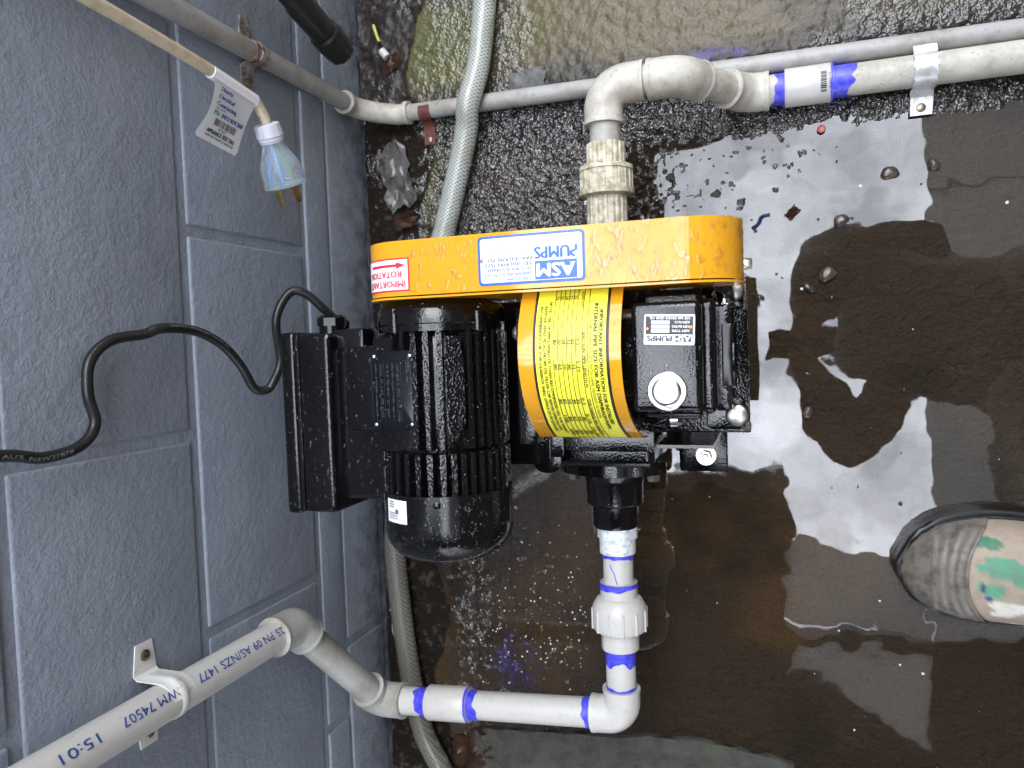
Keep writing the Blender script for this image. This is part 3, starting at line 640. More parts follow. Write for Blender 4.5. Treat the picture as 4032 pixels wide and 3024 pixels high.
# maker's plate on the guard
fg = plane_map((0.3935, 0.0925, GZ+GR), (-1, 0, 0), (0, -1, 0), 0.0)
def at(f, off):
    return lambda s, t: f(s, t)+Vector((0, 0, off))
W_, H_ = 0.0930, 0.0415
bm = NB(); prism(bm, rrect(W_, H_, 0.0035), fg(0, 0), (-1, 0, 0), (0, -1, 0), 0.0007, 0.0002); mp = obj('maker_plate', bm, M['blue'], guard)
bm = NB(); patch(bm, at(fg, 0.0010), [(s+0.0022, t+0.0022) for s, t in rrect(W_-0.0044, H_-0.0044, 0.0025)]); obj('plate_face', bm, M['white'], mp, smooth=False, recalc=False)
bm = NB(); f3_ = at(fg, 0.0013)
quad(bm, f3_, 0.0065, 0.0425, 0.0235, 0.0388)
put_text(bm, 'PUMPS', f3_, 0.0065, 0.0425, 0.0120, 0.0096, 0.018)
obj('logo_blue', bm, M['blue'], mp, smooth=False, recalc=False)
bm = NB(); put_text(bm, 'ASM', at(fg, 0.0016), 0.0085, 0.0405, 0.0258, 0.0108, 0.018); obj('logo_white', bm, M['white'], mp, smooth=False, recalc=False)
bm = NB()
for tx, a, b, t0, hh in (('14 NICOLE WAY', 0.0450, 0.0690, 0.0360, 0.0026), ('DANDENONG SOUTH 3175', 0.0450, 0.0880, 0.0318, 0.0026), ('VICTORIA AUSTRALIA', 0.0450, 0.0850, 0.0276, 0.0026)):
    put_text(bm, tx, f3_, a, b, t0, hh, 0.006)
for tx, a, b, t0, hh in (('TEL: (03) 9793 7577', 0.0450, 0.0865, 0.0232, 0.0028), ('FAX: (03) 9793 7576', 0.0450, 0.0865, 0.0190, 0.0028)):
    put_text(bm, tx, f3_, a, b, t0, hh, 0.016)
put_text(bm, 'Serial No', f3_, 0.0450, 0.0565, 0.0120, 0.0026, 0.004)
obj('lettering', bm, M['navy'], mp, smooth=False, recalc=False)
bm = NB()
def rect_line(bm, f, a, b, c2, d2, w=0.00035):
    quad(bm, f, a, b, c2, c2+w); quad(bm, f, a, b, d2-w, d2); quad(bm, f, a, a+w, c2, d2); quad(bm, f, b-w, b, c2, d2)
rect_line(bm, f3_, 0.0580, 0.0830, 0.0105, 0.0170); rect_line(bm, f3_, 0.0065, 0.0850, 0.0030, 0.0085)
put_text(bm, 'DS25', f3_, 0.0095, 0.0230, 0.0040, 0.0034, 0.0); put_text(bm, 'CB-H-E', f3_, 0.0680, 0.0790, 0.0042, 0.0026, 0.0); put_text(bm, '39703', f3_, 0.0620, 0.0780, 0.0120, 0.0034, 0.0)
obj('stamped_lettering', bm, M['inkgrey'], mp, smooth=False, recalc=False)
for s, t in ((0.0055, 0.0195), (0.0878, 0.0205)):
    bm = NB(); p_ = fg(s, t); lathe(bm, p_+vec((0, 0, 0.0008)), (0, 0, 1), [(0, 0.0031), (0.0010, 0.0026), (0.0011, 0.0012)], 20, cap1=False); lathe(bm, p_+vec((0, 0, 0.0014)), (0, 0, 1), [(0, 0.0013), (0.0002, 0.0012)], 12); obj('rivet', bm, M['steel'], mp)
# rotation sticker wrapping over the left end
def guard_map(off, s_off=0.0):
    def f(s, t):   # s from x=0.2350 running to -x over the round end, t down the picture (-y)
        flat = 0.2350-GXL
        if s <= flat: return Vector((0.2350-s, 0.0905-t, GZ+GR+off))
        a = (s-flat)/GR; return Vector((GXL-(GR+off)*math.sin(a), 0.0905-t, GZ+(GR+off)*math.cos(a)))
    return f
bm = NB(); quad(bm, guard_map(0.0003), 0.0, 0.056, 0.010, 0.0395, 12); bmesh.ops.remove_doubles(bm, verts=bm.verts, dist=1e-6); rs = obj('rotation_sticker', bm, M['red'], guard, recalc=False)
bm = NB(); quad(bm, guard_map(0.0006), 0.0015, 0.0545, 0.0115, 0.0380, 12); bmesh.ops.remove_doubles(bm, verts=bm.verts, dist=1e-6); obj('sticker_face', bm, M['white'], rs, recalc=False)
bm = NB(); fr_ = guard_map(0.0010)
put_text(bm, 'IMPORTANT', fr_, 0.0040, 0.0500, 0.0300, 0.0056, 0.01); put_text(bm, 'ROTATION', fr_, 0.0075, 0.0480, 0.0215, 0.0056, 0.01)
quad(bm, fr_, 0.0125, 0.044, 0.0155, 0.0178, 8); patch(bm, fr_, [(0.0035, 0.0166), (0.0125, 0.0137), (0.0125, 0.0196)])
obj('lettering', bm, M['red'], rs, smooth=False, recalc=False)
# --- yellow arched coupling cover
cp = catmull([(0, 0.0545, 0.318), (0, 0.043, 0.331), (0, 0.015, 0.3455), (0, -0.015, 0.3490), (0, -0.045, 0.3375), (0, -0.070, 0.3100), (0, -0.086, 0.2740), (0, -0.0885, 0.255)], 7)
cl = [0.0]
for a, b in zip(cp[:-1], cp[1:]): cl.append(cl[-1]+(b-a).length)
CL = cl[-1]
def cover_pt(s, x, off=0.0):
    s = min(max(s, 0), CL); i = 0
    while i < len(cl)-2 and cl[i+1] < s: i += 1
    f = (s-cl[i])/(cl[i+1]-cl[i]); p = cp[i].lerp(cp[i+1], f); tg = (cp[i+1]-cp[i]).normalized(); n = Vector((0, -tg.z, tg.y))
    if n.z < 0: n = -n
    k = max(0.0, s/CL-0.45)/0.55; xx = x+(-0.009 if x < 0.378 else 0.005)*k*k*abs(x-0.378)/0.043
    return Vector((xx, p.y, p.z))+n*off
XL_, XR_ = 0.3345, 0.4215
bm = NB(); NS = 44
def sheet(bm, xa, xb, off, th, ns=NS, s0=0.0, s1=None):
    s1 = CL if s1 is None else s1; A = []
    for i in range(ns+1):
        s = s0+(s1-s0)*i/ns; A.append([bm.verts.new(cover_pt(s, x, o)) for x, o in ((xa, off), (xb, off), (xb, off-th), (xa, off-th))])
    for P, Q in zip(A[:-1], A[1:]):
        for k in range(4): bm.faces.new((P[k], P[(k+1) % 4], Q[(k+1) % 4], Q[k]))
    bm.faces.new(A[0]); bm.faces.new(A[-1][::-1])
sheet(bm, XL_, XR_, 0.0, 0.0016)
cover = obj('coupling_cover', bm, M['yellow'], pump, ang=30)
def s_of_y(y):
    for i in range(len(cp)-1):
        if cp[i].y >= y >= cp[i+1].y: return cl[i]+(cl[i+1]-cl[i])*(cp[i].y-y)/max(1e-9, cp[i].y-cp[i+1].y)
    return CL
LX0, LX1 = 0.3478, 0.4118
SA, SB = s_of_y(0.0485), s_of_y(-0.0862)
bm = NB(); sheet(bm, LX0, LX1, 0.0006, 0.0005, 40, SA, SB); inf = obj('information_label', bm, M['ink'], cover)
bm = NB(); sheet(bm, LX0+0.0023, LX1-0.0023, 0.0009, 0.0003, 40, SA+0.0030, SB-0.0028); obj('label_face', bm, M['labelyellow'], inf)
def zx(X): return LX1-(1165-X)/710*(LX1-LX0)
def zs(Y): return s_of_y(0.0485-(Y-240)/1350*0.1347)
fc = lambda s, t: cover_pt(s, t, 0.0014)
bm = NB()
for tx, X, a, b, hh, bo in (('IMPORTANT INFORMATION FOR INSTALLERS', 1090, 465, 1420, 0.0031, .012), ('INTERNAL PIPE SIZE FOR ASM DIAPHRAGM PUMPS', 1040, 408, 1470, 0.0031, .012), ('FOR CLEAN LIQUIDS WITH SAME VISCOSITY AS WATER', 1000, 552, 1360, 0.0024, 0.004),
    ('PUMP SIZE', 905, 310, 440, 0.0024, 0.004), ('SUCTION  PIPE LENGTH M', 940, 640, 1085, 0.0026, .006), ('DISCHARGE PIPE LENGTH M', 940, 1190, 1535, 0.0024, .006),
    ('NOTE: USE OF PIPES SMALLER THAN RECOMMENDED WILL VOID WARRANTY', 612, 380, 1520, 0.0025, 0.006), ('REMOVE VENT PLUG FROM OIL FILLER CAP BEFORE OPERATING PUMP', 570, 418, 1490, 0.0025, 0.006), ('RECOMMENDED OIL FOR GEARBOX SHELL OMALA 320 OR EQUIVALENT', 528, 420, 1500, 0.0025, 0.006)):
    put_text(bm, tx, fc, zs(a), zs(b), zx(X)-0.0012, hh, bo)
cols = [(355, 40), (715, 50), (915, 55), (1205, 50), (1368, 55), (1510, 50)]
tabl = [(885, [None, '0-5', '5-10', '0-5', '5-10', '10-20']), (842, ['25', '25', '32', '32', '40', '40']), (800, ['32', '32', '40', '40', '50', '50']), (757, ['38', '38', '50', '50', '65', '65']), (713, ['50', '50', '65', '65', '80', '80']), (670, ['76', '80', '80', '80', '100', '100'])]
for X, row in tabl:
    for (yc, hw), tx in zip(cols, row):
        if tx: put_text(bm, tx, fc, zs(yc-hw/2*len(tx)/2.4), zs(yc+hw/2*len(tx)/2.4), zx(X)-0.0012, 0.0025, 0.008)
obj('lettering', bm, M['ink'], inf, smooth=False, recalc=False)
bm = NB()
for X in (972, 922, 864, 823, 780, 737, 694, 651): 
    sheet(bm, zx(X)-0.00027, zx(X)+0.00027, 0.0012, 0.0002, 36, SA+0.003, SB-0.0028)
obj('table_rule', bm, M['ink'], inf, smooth=False)
# --- gearbox
bm = NB()
box(bm, 0.4270, 0.4830, -0.0580, 0.0310, 0.214, 0.3340, 0.005, 3)
box(bm, 0.4800, 0.4930, -0.0605, 0.0330, 0.218, 0.3170, 0.005, 3)
box(bm, 0.4900, 0.5030, -0.0610, 0.0285, 0.222, 0.2950, 0.003, 2)
box(bm, 0.4290, 0.4800, -0.0665, 0.0420, 0.214, 0.2930, 0.005, 3)
box(bm, 0.4350, 0.4760, -0.0720, 0.0480, 0.214, 0.2600, 0.005, 3)
cyl(bm, (0.40, -0.012, 0.28), (0.43, -0.012, 0.28), 0.038, n=40); cyl(bm, (0.5020, -0.016, 0.260), (0.5055, -0.016, 0.260), 0.028, n=32)
gb = obj('gearbox', bm, M['black'], pump)
bm = NB(); box(bm, 0.4960, 0.5045, -0.040, 0.012, 0.236, 0.2962, 0.001); obj('gearbox_end_recess', bm, M['blacksmooth'], gb)
gfeet = []
for y0, y1 in ((0.028, 0.0570), (-0.0850, -0.0560)):
    bm = NB(); prism(bm, rrect(0.035, y1-y0, 0.005), (0.4765, y0, 0.2125), (1, 0, 0), (0, 1, 0), 0.009, 0.0015); gfeet.append(obj('gearbox_foot', bm, M['black'], gb))
for x_, y_ in ((0.5020, 0.0435), (0.5045, -0.0715)):
    bm = NB(); lathe(bm, (x_, y_, 0.2220), (0, 0, 1), [(0, 0.0108), (0.002, 0.0108), (0.0055, 0.0094), (0.0065, 0.0072)], 28); obj('mounting_bolt', bm, M['zinc'], gb)
bm = NB(); lathe(bm, (0.4555, -0.0410, 0.3335), (0, 0, 1), [(0, 0.0148), (0.005, 0.0148), (0.0052, 0.0138)], 6, ph=0.2); oc = obj('oil_filler_cap', bm, M['steel'], gb)
bm = NB(); lathe(bm, (0.4555, -0.0410, 0.3335), (0, 0, 1), [(0, 0.0160), (0.0022, 0.0160), (0.0030, 0.0150)], 36); obj('cap_flange', bm, M['zinc'], oc)
bm = NB(); lathe(bm, (0.4555, -0.0410, 0.3385), (0, 0, 1), [(0, 0.0118), (0.0022, 0.0118), (0.0030, 0.0106)], 36); lathe(bm, (0.4555, -0.0410, 0.3410), (0, 0, 1), [(0, 0.0100), (0.0012, 0.0094)], 36); obj('cap_top', bm, M['steel'], oc)
# gearbox plate
fp = plane_map((0.4790, 0.0195, 0.3342), (-1, 0.045, 0), (-0.045, -1, 0), 0.0)
PW, PH = 0.0405, 0.0245
bm = NB(); prism(bm, rrect(PW, PH, 0.0015), fp(0, 0), (-1, 0.045, 0), (-0.045, -1, 0), 0.0008, 0.0002); gpl = obj('gearbox_plate', bm, M['silver'], gb)
bm = NB(); patch(bm, at(fp, 0.0011), [(0.0010, 0.0010), (PW-0.0010, 0.0010), (PW-0.0010, PH-0.0010), (0.0010, PH-0.0010)]); obj('plate_border', bm, M['white'], gpl, smooth=False, recalc=False)
bm = NB(); patch(bm, at(fp, 0.0013), [(0.0015, 0.0015), (PW-0.0015, 0.0015), (PW-0.0015, PH-0.0015), (0.0015, PH-0.0015)]); obj('plate_face', bm, M['ink'], gpl, smooth=False, recalc=False)
bm = NB(); f5 = at(fp, 0.0016); quad(bm, f5, 0.0020, 0.0385, 0.0160, 0.0226)
for t0 in (0.0118, 0.0084, 0.0050): quad(bm, f5, 0.0200, 0.0345, t0, t0+0.0028)
for tx, a, b, t0 in (('ASM TYPE', 0.0040, 0.0180, 0.0120), ('ASM RATIO', 0.0040, 0.0180, 0.0086), ('ASM N.O.', 0.0040, 0.0165, 0.0052), ('USE 460 GRADE GEAR OIL', 0.0040, 0.0360, 0.0020)): put_text(bm, tx, f5, a, b, t0, 0.0020, 0.01)
obj('plate_print', bm, M['white'], gpl, smooth=False, recalc=False)
bm = NB(); f6 = at(fp, 0.0019); quad(bm, f6, 0.0028, 0.0165, 0.0167, 0.0219); put_text(bm, 'PUMPS', f6, 0.0180, 0.0375, 0.0170, 0.0046, 0.018)
put_text(bm, '63-A-B10', f6, 0.0205, 0.0335, 0.0122, 0.0018, 0.0); put_text(bm, '20:1', f6, 0.0225, 0.0315, 0.0088, 0.0018, 0.0)
obj('logo_black', bm, M['ink'], gpl, smooth=False, recalc=False)
bm = NB(); put_text(bm, 'ASM', at(fp, 0.0022), 0.0034, 0.0160, 0.0171, 0.0044, 0.018); obj('logo_white', bm, M['white'], gpl, smooth=False, recalc=False)
for s, t in ((0.0030, 0.0105), (0.0375, 0.0120)):
    bm = NB(); lathe(bm, fp(s, t)+vec((0, 0, 0.0013)), (0, 0, 1), [(0, 0.0017), (0.0009, 0.0014), (0.0012, 0.0006)], 14); obj('rivet', bm, M['copper'], gpl)
# shaft guard bolt in the gap, small drain plug
bm = NB(); cyl(bm, (0.410, 0.022, 0.300), (0.427, 0.022, 0.300), 0.006, n=20); obj('shaft_end', bm, M['steel'], gb)
bm = NB(); hexbolt(bm, (0.448, -0.0720, 0.232), (0, -1, 0), 0.012, 0.007, 0.008); obj('drain_plug', bm, M['steel'], gb)
# --- valve chambers and flanges on both sides
PX, PZ = 0.3665, 0.120
for sg in (-1, 1):
    ybase = -0.092 if sg < 0 else 0.075
    bm = NB(); box(bm, PX-0.052, PX+0.052, min(ybase, ybase+sg*(0.040 if sg < 0 else 0.012)), max(ybase, ybase+sg*(0.040 if sg < 0 else 0.012)), 0.060, 0.172, 0.008, 3)
    vb = obj('valve_chamber', bm, M['black'], pump)
    y_ = ybase+sg*(0.040 if sg < 0 else 0.012)
    fl = []
    for i in range(48):
        a = 2*PI*i/48; c_, s_ = math.cos(a), math.sin(a)
        r_ = 0.038+0.0200*max(0, abs(c_))**6; fl.append((r_*c_, r_*s_))
    bm = NB(); prism(bm, fl, (PX, y_+sg*0.0005, PZ), (1, 0, 0) if sg < 0 else (-1, 0, 0), (0, 0, 1), 0.013, 0.002); flg = obj('pipe_flange', bm, M['black'], pump)
    bm = NB(); lathe(bm, (PX, y_+sg*0.012, PZ), (0, sg, 0), [(0, 0.0380), (0.006, 0.0335), (0.012, 0.0318), (0.034, 0.0312), (0.0365, 0.0290), (0.038, 0.0252), (0.060, 0.0250), (0.0625, 0.0232)] if sg < 0 else [(0, 0.036), (0.005, 0.028), (0.008, 0.024)], 44); obj('pipe_socket', bm, M['black'], flg)
    for q in (-1, 1):
        bm = NB(); hexbolt(bm, (PX+q*0.0440, y_+sg*0.0135, PZ+0.004), (0, sg, 0), 0.0125, 0.008, 0.0, 0.3); obj('flange_bolt', bm, M['zinc'], flg)
# --- drops on the pump
fl_guard = lambda p, n: 0.0478 < p.y < 0.0948
noplate = lambda p: not (0.2995 < p.x < 0.3945)
drops('water_drops', guard, [guard], 700, 0.0005, 0.0014, lambda p, n: fl_guard(p, n) and noplate(p) and p.x > 0.237, 3, flat=0.45, wob=0.06)
drops('water_drops', guard, [guard], 120, 0.0013, 0.0030, lambda p, n: fl_guard(p, n) and noplate(p) and p.x > 0.237, 13, flat=0.34, wob=0.09, power=1.6)
drops('water_drops', guard, [guard], 26, 0.0028, 0.0058, lambda p, n: fl_guard(p, n) and p.x > 0.402 and n.z > 0.9, 4, flat=0.20, wob=0.18, power=1.4)
drops('water_drops', guard, [guard], 10, 0.0026, 0.0048, lambda p, n: fl_guard(p, n) and 0.245 < p.x < 0.292, 14, flat=0.22, wob=0.24)
drops('water_drops', guard, [mp], 60, 0.0006, 0.0020, lambda p, n: n.z > .9, 5, flat=0.35)
drops('water_drops', cover, [cover], 150, 0.0005, 0.0017, lambda p, n: p.y < -0.070 or p.y > 0.04 or p.x > 0.4125 or p.x < 0.347, 6)
drops('water_drops', cowl, [cowl], 900, 0.0004, 0.0013, None, 7, flat=0.6, power=2.6)
drops('water_drops', cowl, [cowl], 60, 0.0013, 0.0026, lambda p, n: n.z > 0.6 and p.y > -0.18 and p.x > 0.235, 8, flat=0.5)
drops('water_drops', pump, fin_objs, 1100, 0.0005, 0.0019, lambda p, n: n.z > 0.3, 9, flat=0.55)
drops('water_drops', tb, [tb, lid, npl], 560, 0.0006, 0.0024, None, 10, flat=0.55, power=2.5)
drops('water_drops', gb, [gb]+gfeet+[plate, ledge], 560, 0.0007, 0.0030, lambda p, n: n.z > 0.7 and p.x > 0.31, 11, flat=0.4)

# ================================================================== PIPEWORK
def elbow_path(p, d1, d2, a, b, R):
    """enter along d1, leave along d2, corner at p; straight lengths a, b; bend radius R"""
    p, d1, d2 = vec(p), vec(d1).normalized(), vec(d2).normalized(); th = d1.angle(d2); tl_ = R*math.tan(th/2)
    st, en = p-d1*tl_, p+d2*tl_; ax = d1.cross(d2).normalized(); cc = st+ax.cross(d1)*R
    pts = [p-d1*a] if a > tl_ else []
    for i in range(11): pts.append(cc+Matrix.Rotation(th*i/10, 3, ax) @ (st-cc))
    if b > tl_: pts.append(p+d2*b)
    return pts
def elbow(name, p, d1, d2, a, b, r, mat, parent, R=0.020, lip=True, seam=False):
    bm = NB(); pts = elbow_path(p, d1, d2, a, b, R); tube(bm, pts, r, 32); o = obj(name, bm, mat, parent, ang=45)
    if lip:
        d1, d2 = vec(d1).normalized(), vec(d2).normalized()
        for q, d in ((vec(p)-d1*a, d1), (vec(p)+d2*b, -d2)):
            bm = NB(); lathe(bm, q-d*0.0005, d, [(0, r-0.0014), (0.0, r+0.0005), (0.0035, r+0.0007), (0.005, r-0.0002)], 36); obj('socket_rim', bm, mat, o)
    return o
def primer(parent, p0, d, L0, r, seed):
    """ragged smear of blue solvent primer round a pipe"""
    rr = random.Random(seed); n = 40; d, u, v = frame(d); p0 = vec(p0); bm = NB(); A = []; B = []
    ph = [rr.random()*6 for _ in range(6)]
    for i in range(n):
        a = 2*PI*i/n; w = L0*(0.82+0.16*math.sin(a*2+ph[0])+0.10*math.sin(a*5+ph[1])+0.06*math.sin(a*9+ph[2]))
        e = u*math.cos(a)+v*math.sin(a); A.append(bm.verts.new(p0+e*(r+0.0004))); B.append(bm.verts.new(p0+e*(r+0.0004)+d*w))
    for i in range(n): j = (i+1) % n; bm.faces.new((A[i], B[i], B[j], A[j]))
    return obj('primer_band', bm, M['primer'], parent)
RP = 0.0168
# ---- discharge line: pump -> union -> elbow -> wall
dl = thing('discharge_pipe', 'white plastic pipe with blue primer bands from the pump flange up the block wall', 'pipe', (0.2, -0.43, 0.10))
cx_, cz_ = PX+0.0015, PZ
bm = NB(); lathe(bm, (cx_, -0.2055, cz_), (0, -1, 0), [(0, 0.0205), (0.001, 0.0216), (0.013, 0.0216), (0.0135, 0.0200), (0.030, 0.0200), (0.031, 0.0185)], 40, rad=lambda a, t: 1.0+(0.045*math.cos(6*a) if t < 0.0132 else 0)); obj('threaded_adaptor', bm, M['tape'], dl)
bm = NB(); cyl(bm, (cx_, -0.225, cz_), (cx_, -0.400, cz_), RP, n=40); pv = obj('pipe', bm, M['pvc'], dl)
primer(pv, (cx_, -0.2364, cz_), (0, -1, 0), 0.006, RP, 3)
bm = NB(); tube(bm, [(cx_-0.004+dx_, y_, cz_+math.sqrt(RP**2-(dx_-0.004)**2)+0.0002) for dx_, y_ in ((-0.002, -0.246), (0.0, -0.252), (0.003, -0.256), (0.004, -0.262), (0.006, -0.268))], 0.0005, 6); obj('primer_run', bm, M['primer'], pv)
un = None
bm = NB(); lathe(bm, (cx_, -0.269, cz_), (0, -1, 0), [(0, 0.0178), (0, 0.0207), (0.016, 0.0210), (0.018, 0.023)], 40); un = obj('union_tail', bm, M['pvc'], dl); primer(un, (cx_, -0.2688, cz_), (0, -1, 0), 0.008, 0.0209, 5)
bm = NB(); lathe(bm, (cx_, -0.285, cz_), (0, -1, 0), [(0, 0.0215), (0.003, 0.0255), (0.010, 0.0292), (0.013, 0.0303), (0.034, 0.0303), (0.038, 0.0285), (0.040, 0.022)], 48); nut = obj('union_nut', bm, M['pvc'], dl)
for i in range(12):
    a = 2*PI*i/12+0.2; e = Vector((math.cos(a), 0, math.sin(a))); bm = NB(); p_ = vec((cx_, -0.298, cz_))+e*0.0303; tube(bm, [p_, p_+vec((0, -0.024, 0))], 0.0014, 8); obj('grip_rib', bm, M['pvc'], nut)
bm = NB(); lathe(bm, (cx_, -0.324, cz_), (0, -1, 0), [(0, 0.0210), (0.021, 0.0207), (0.0215, 0.0185)], 40, rad=lambda a, t: 1+0.03*(math.cos(8*a) > 0.6)); obj('union_tail', bm, M['pvc'], dl)
primer(pv, (cx_, -0.345, cz_), (0, -1, 0), 0.0215, RP, 7); primer(pv, (cx_, -0.3925, cz_), (0, 1, 0), 0.006, RP, 8)
P1 = vec((cx_, -0.4225, cz_)); P2 = vec((0.056, -0.4430, 0.120)); dA = (P2-P1).normalized()
elbow('elbow', P1, (0, -1, 0), dA, 0.031, 0.034, 0.0208, M['pvc'], dl, R=0.017)
bm = NB(); cyl(bm, P1+dA*0.02, P2-dA*0.02, RP, n=40); pv2 = obj('pipe', bm, M['pvc'], dl)
primer(pv2, P1+dA*0.0338, dA, 0.011, RP, 9)
q0 = P1+dA*(cx_-0.1815); q1 = P1+dA*(cx_-0.1265)
bm = NB(); lathe(bm, q0, dA, [(0, 0.0180), (0, 0.0203), (0.001, 0.0209), (0.054, 0.0209), (0.055, 0.0203), (0.055, 0.018)], 40); cpl = obj('coupling', bm, M['pvc'], dl)
primer(pv2, q0, -dA, 0.0135, RP, 10); primer(pv2, q1, dA, 0.0165, RP, 11); primer(cpl, q0, dA, 0.003, 0.0209, 12)
P3 = vec((0.0295, -0.3020, 0.252)); dB = (P3-P2).normalized()
elbow('elbow', P2, dA, dB, 0.036, 0.028, 0.0212, M['pvcgrey'], dl, R=0.020)
bm = NB(); cyl(bm, P2+dB*0.015, P3-dB*0.015, RP, n=40); obj('pipe', bm, M['pvcgrey'], dl)
P4 = vec((0.0265, -0.2990, 1.05)); dC = (P4-P3).normalized()
elbow('elbow', P3, dB, dC, 0.026, 0.036, 0.0210, M['pvcgrey'], dl, R=0.024)
bm = NB(); cyl(bm, P3+dC*0.015, P4, RP, n=48); wp_ = obj('pipe', bm, M['pvc'], dl)
# printed line on the wall pipe (reads upside down from the camera)
angp = math.atan2(CAM.y-P3.y, CAM.x-P3.x)+R_(6)
def pipe_map(s, t):      # s: downwards along the pipe reversed (text runs up the wall), t across
    a = angp-t/RP; base = P3+dC*s; return base+Vector((math.cos(a), math.sin(a), 0))*(RP+0.00075)
for tx, z0, z1 in (('25 PN 09 AS/NZS 1477', 0.0375, 0.162), ('WM 74507', 0.186, 0.246), ('15:01', 0.268, 0.302), ('01/08/21', 0.322, 0.380)):
    bm = NB(); put_text(bm, tx, lambda s, t: pipe_map(s, t), z0, z1, -0.0040, 0.0080, 0.0); obj('printed_line', bm, M['navy'], wp_, smooth=False, recalc=False)
# ---- saddle clip on the wall
def saddle(nm, label, yc, zc, rp, xw, earL, wid, mat, screws, group=None):
    root = thing(nm, label, 'pipe clip', (0.0, yc, zc), group); bm = NB(); r0, r1 = rp+0.0003, rp+0.0018
    xa = xw; pth = [(0.0008, yc-rp-earL), (0.0008, yc-rp-0.004)]; arc = []
    for i in range(17):
        a = PI*i/16; arc.append((xa+rp*1.07*math.sin(a), yc-rp*1.07*math.cos(a)))
    pts = [(0.0012, yc-rp-earL), (0.0012, yc-rp-0.0035), (0.004, yc-rp-0.0012)]+arc+[(0.004, yc+rp+0.0012), (0.0012, yc+rp+0.0035), (0.0012, yc+rp+earL)]
    A = []
    for i, (x, y) in enumerate(pts):
        q0_, q1_ = pts[max(i-1, 0)], pts[min(i+1, len(pts)-1)]; tx, ty = q1_[0]-q0_[0], q1_[1]-q0_[1]; l = math.hypot(tx, ty); nx_, ny_ = ty/l, -tx/l
        w = wid/2*(0.72 if i in (0, len(pts)-1) else 1.0)
        A.append([bm.verts.new((x+nx_*o, y+ny_*o, zc+w*s)) for s, o in ((-1, 0), (-0.35, 0), (-0.25, 0.0009 if 2 < i < len(pts)-3 else 0), (0.25, 0.0009 if 2 < i < len(pts)-3 else 0), (0.35, 0), (1, 0), (1, -0.0013), (-1, -0.0013))])
    for Pq, Q in zip(A[:-1], A[1:]):
        for k in range(8): bm.faces.new((Pq[k], Pq[(k+1) % 8], Q[(k+1) % 8], Q[k]))
    bm.faces.new(A[0]); bm.faces.new(A[-1][::-1]); obj('strap', bm, mat, root)
    for sg in screws:
        y_ = yc+sg*(rp+earL*0.62); bm = NB(); lathe(bm, (0.0019, y_, zc), (1, 0, 0), [(0, 0.0052), (0.001, 0.0052), (0.0022, 0.0040), (0.0026, 0.0022)], 20); sw = obj('screw', bm, M['screw'], root)
        bm = NB(); box(bm, 0.0042, 0.0048, y_-0.0022, y_+0.0022, zc-0.0004, zc+0.0004); obj('screw_slot', bm, M['ink'], sw, smooth=False)
        bm = NB(); box(bm, 0.00425, 0.00485, y_-0.0004, y_+0.0004, zc-0.0022, zc+0.0022); obj('screw_slot', bm, M['ink'], sw, smooth=False)
    return root
saddle('saddle_clip', 'white painted saddle clip with rusty screws round the white wall pipe', -0.3008, 0.4330, RP, 0.0275, 0.030, 0.026, M['clip'], (1, -1))
# ---- suction line on the far side
sl = thing('suction_pipe', 'aged cream pipe with ribbed union leaving behind the yellow guard along the floor', 'pipe', (0.5, 0.27, 0.02))
sx = PX
def ribbed(name, y0, y1, r, nr, depth, mat, parent):
    bm = NB(); lathe(bm, (sx, y0, PZ), (0, 1, 0), [(0, r-0.003), (0.0005, r), (y1-y0-0.001, r), (y1-y0, r-0.002)], 96, rad=lambda a, t: 1-depth*(math.cos(nr*a) > 0.35)); return obj(name, bm, mat, parent, ang=25)
ribbed('union_tail', 0.100, 0.164, 0.0222, 20, 0.05, M['pvcdirty'], sl)
bm = NB(); lathe(bm, (sx, 0.158, PZ), (0, 1, 0), [(0, 0.024), (0.002, 0.0300), (0.0075, 0.0305), (0.0085, 0.0285), (0.028, 0.0280), (0.0285, 0.0297), (0.033, 0.0290), (0.035, 0.023)], 64); un2 = obj('union_nut', bm, M['pvcdirty'], sl)
for i in range(22):
    a = 2*PI*i/22; e = Vector((math.cos(a), 0, math.sin(a))); p_ = vec((sx, 0.167, PZ))+e*0.0282; bm = NB(); tube(bm, [p_, p_+vec((0, 0.019, 0))], 0.0010, 6); obj('grip_rib', bm, M['pvcdirty'], un2)
ribbed('union_tail', 0.190, 0.2165, 0.0212, 20, 0.05, M['pvcdirty'], sl)
bm = NB(); cyl(bm, (sx, 0.21, PZ), (sx, 0.255, PZ), RP, n=36); obj('pipe', bm, M['pvcgrey'], sl)
S1 = vec((sx-0.001, 0.2780, PZ)); elbow('elbow', S1, (0, 1, 0), (1, 0, 0), 0.041, 0.045, 0.0212, M['pvcold'], sl, R=0.026)
bm = NB(); cyl(bm, S1+vec((0.04, 0, 0)), (0.425, 0.278, PZ), RP, n=36); obj('pipe', bm, M['pvcold'], sl)
S2 = vec((0.447, 0.2780, PZ)); S3 = vec((0.512, 0.2790, 0.0225)); dS = (S3-S2).normalized()
elbow('elbow', S2, (1, 0, 0), dS, 0.032, 0.034, 0.0212, M['pvcold'], sl, R=0.030)
bm = NB(); cyl(bm, S2+dS*0.01, S3-dS*0.01, RP, n=36); obj('pipe', bm, M['pvcold'], sl)
elbow('elbow', S3, dS, (1, 0, 0), 0.036, 0.024, 0.0212, M['pvcold'], sl, R=0.030)
bm = NB(); cyl(bm, S3, (1.75, 0.2790, 0.0225), RP, n=40); pv3 = obj('pipe', bm, M['pvcold'], sl)
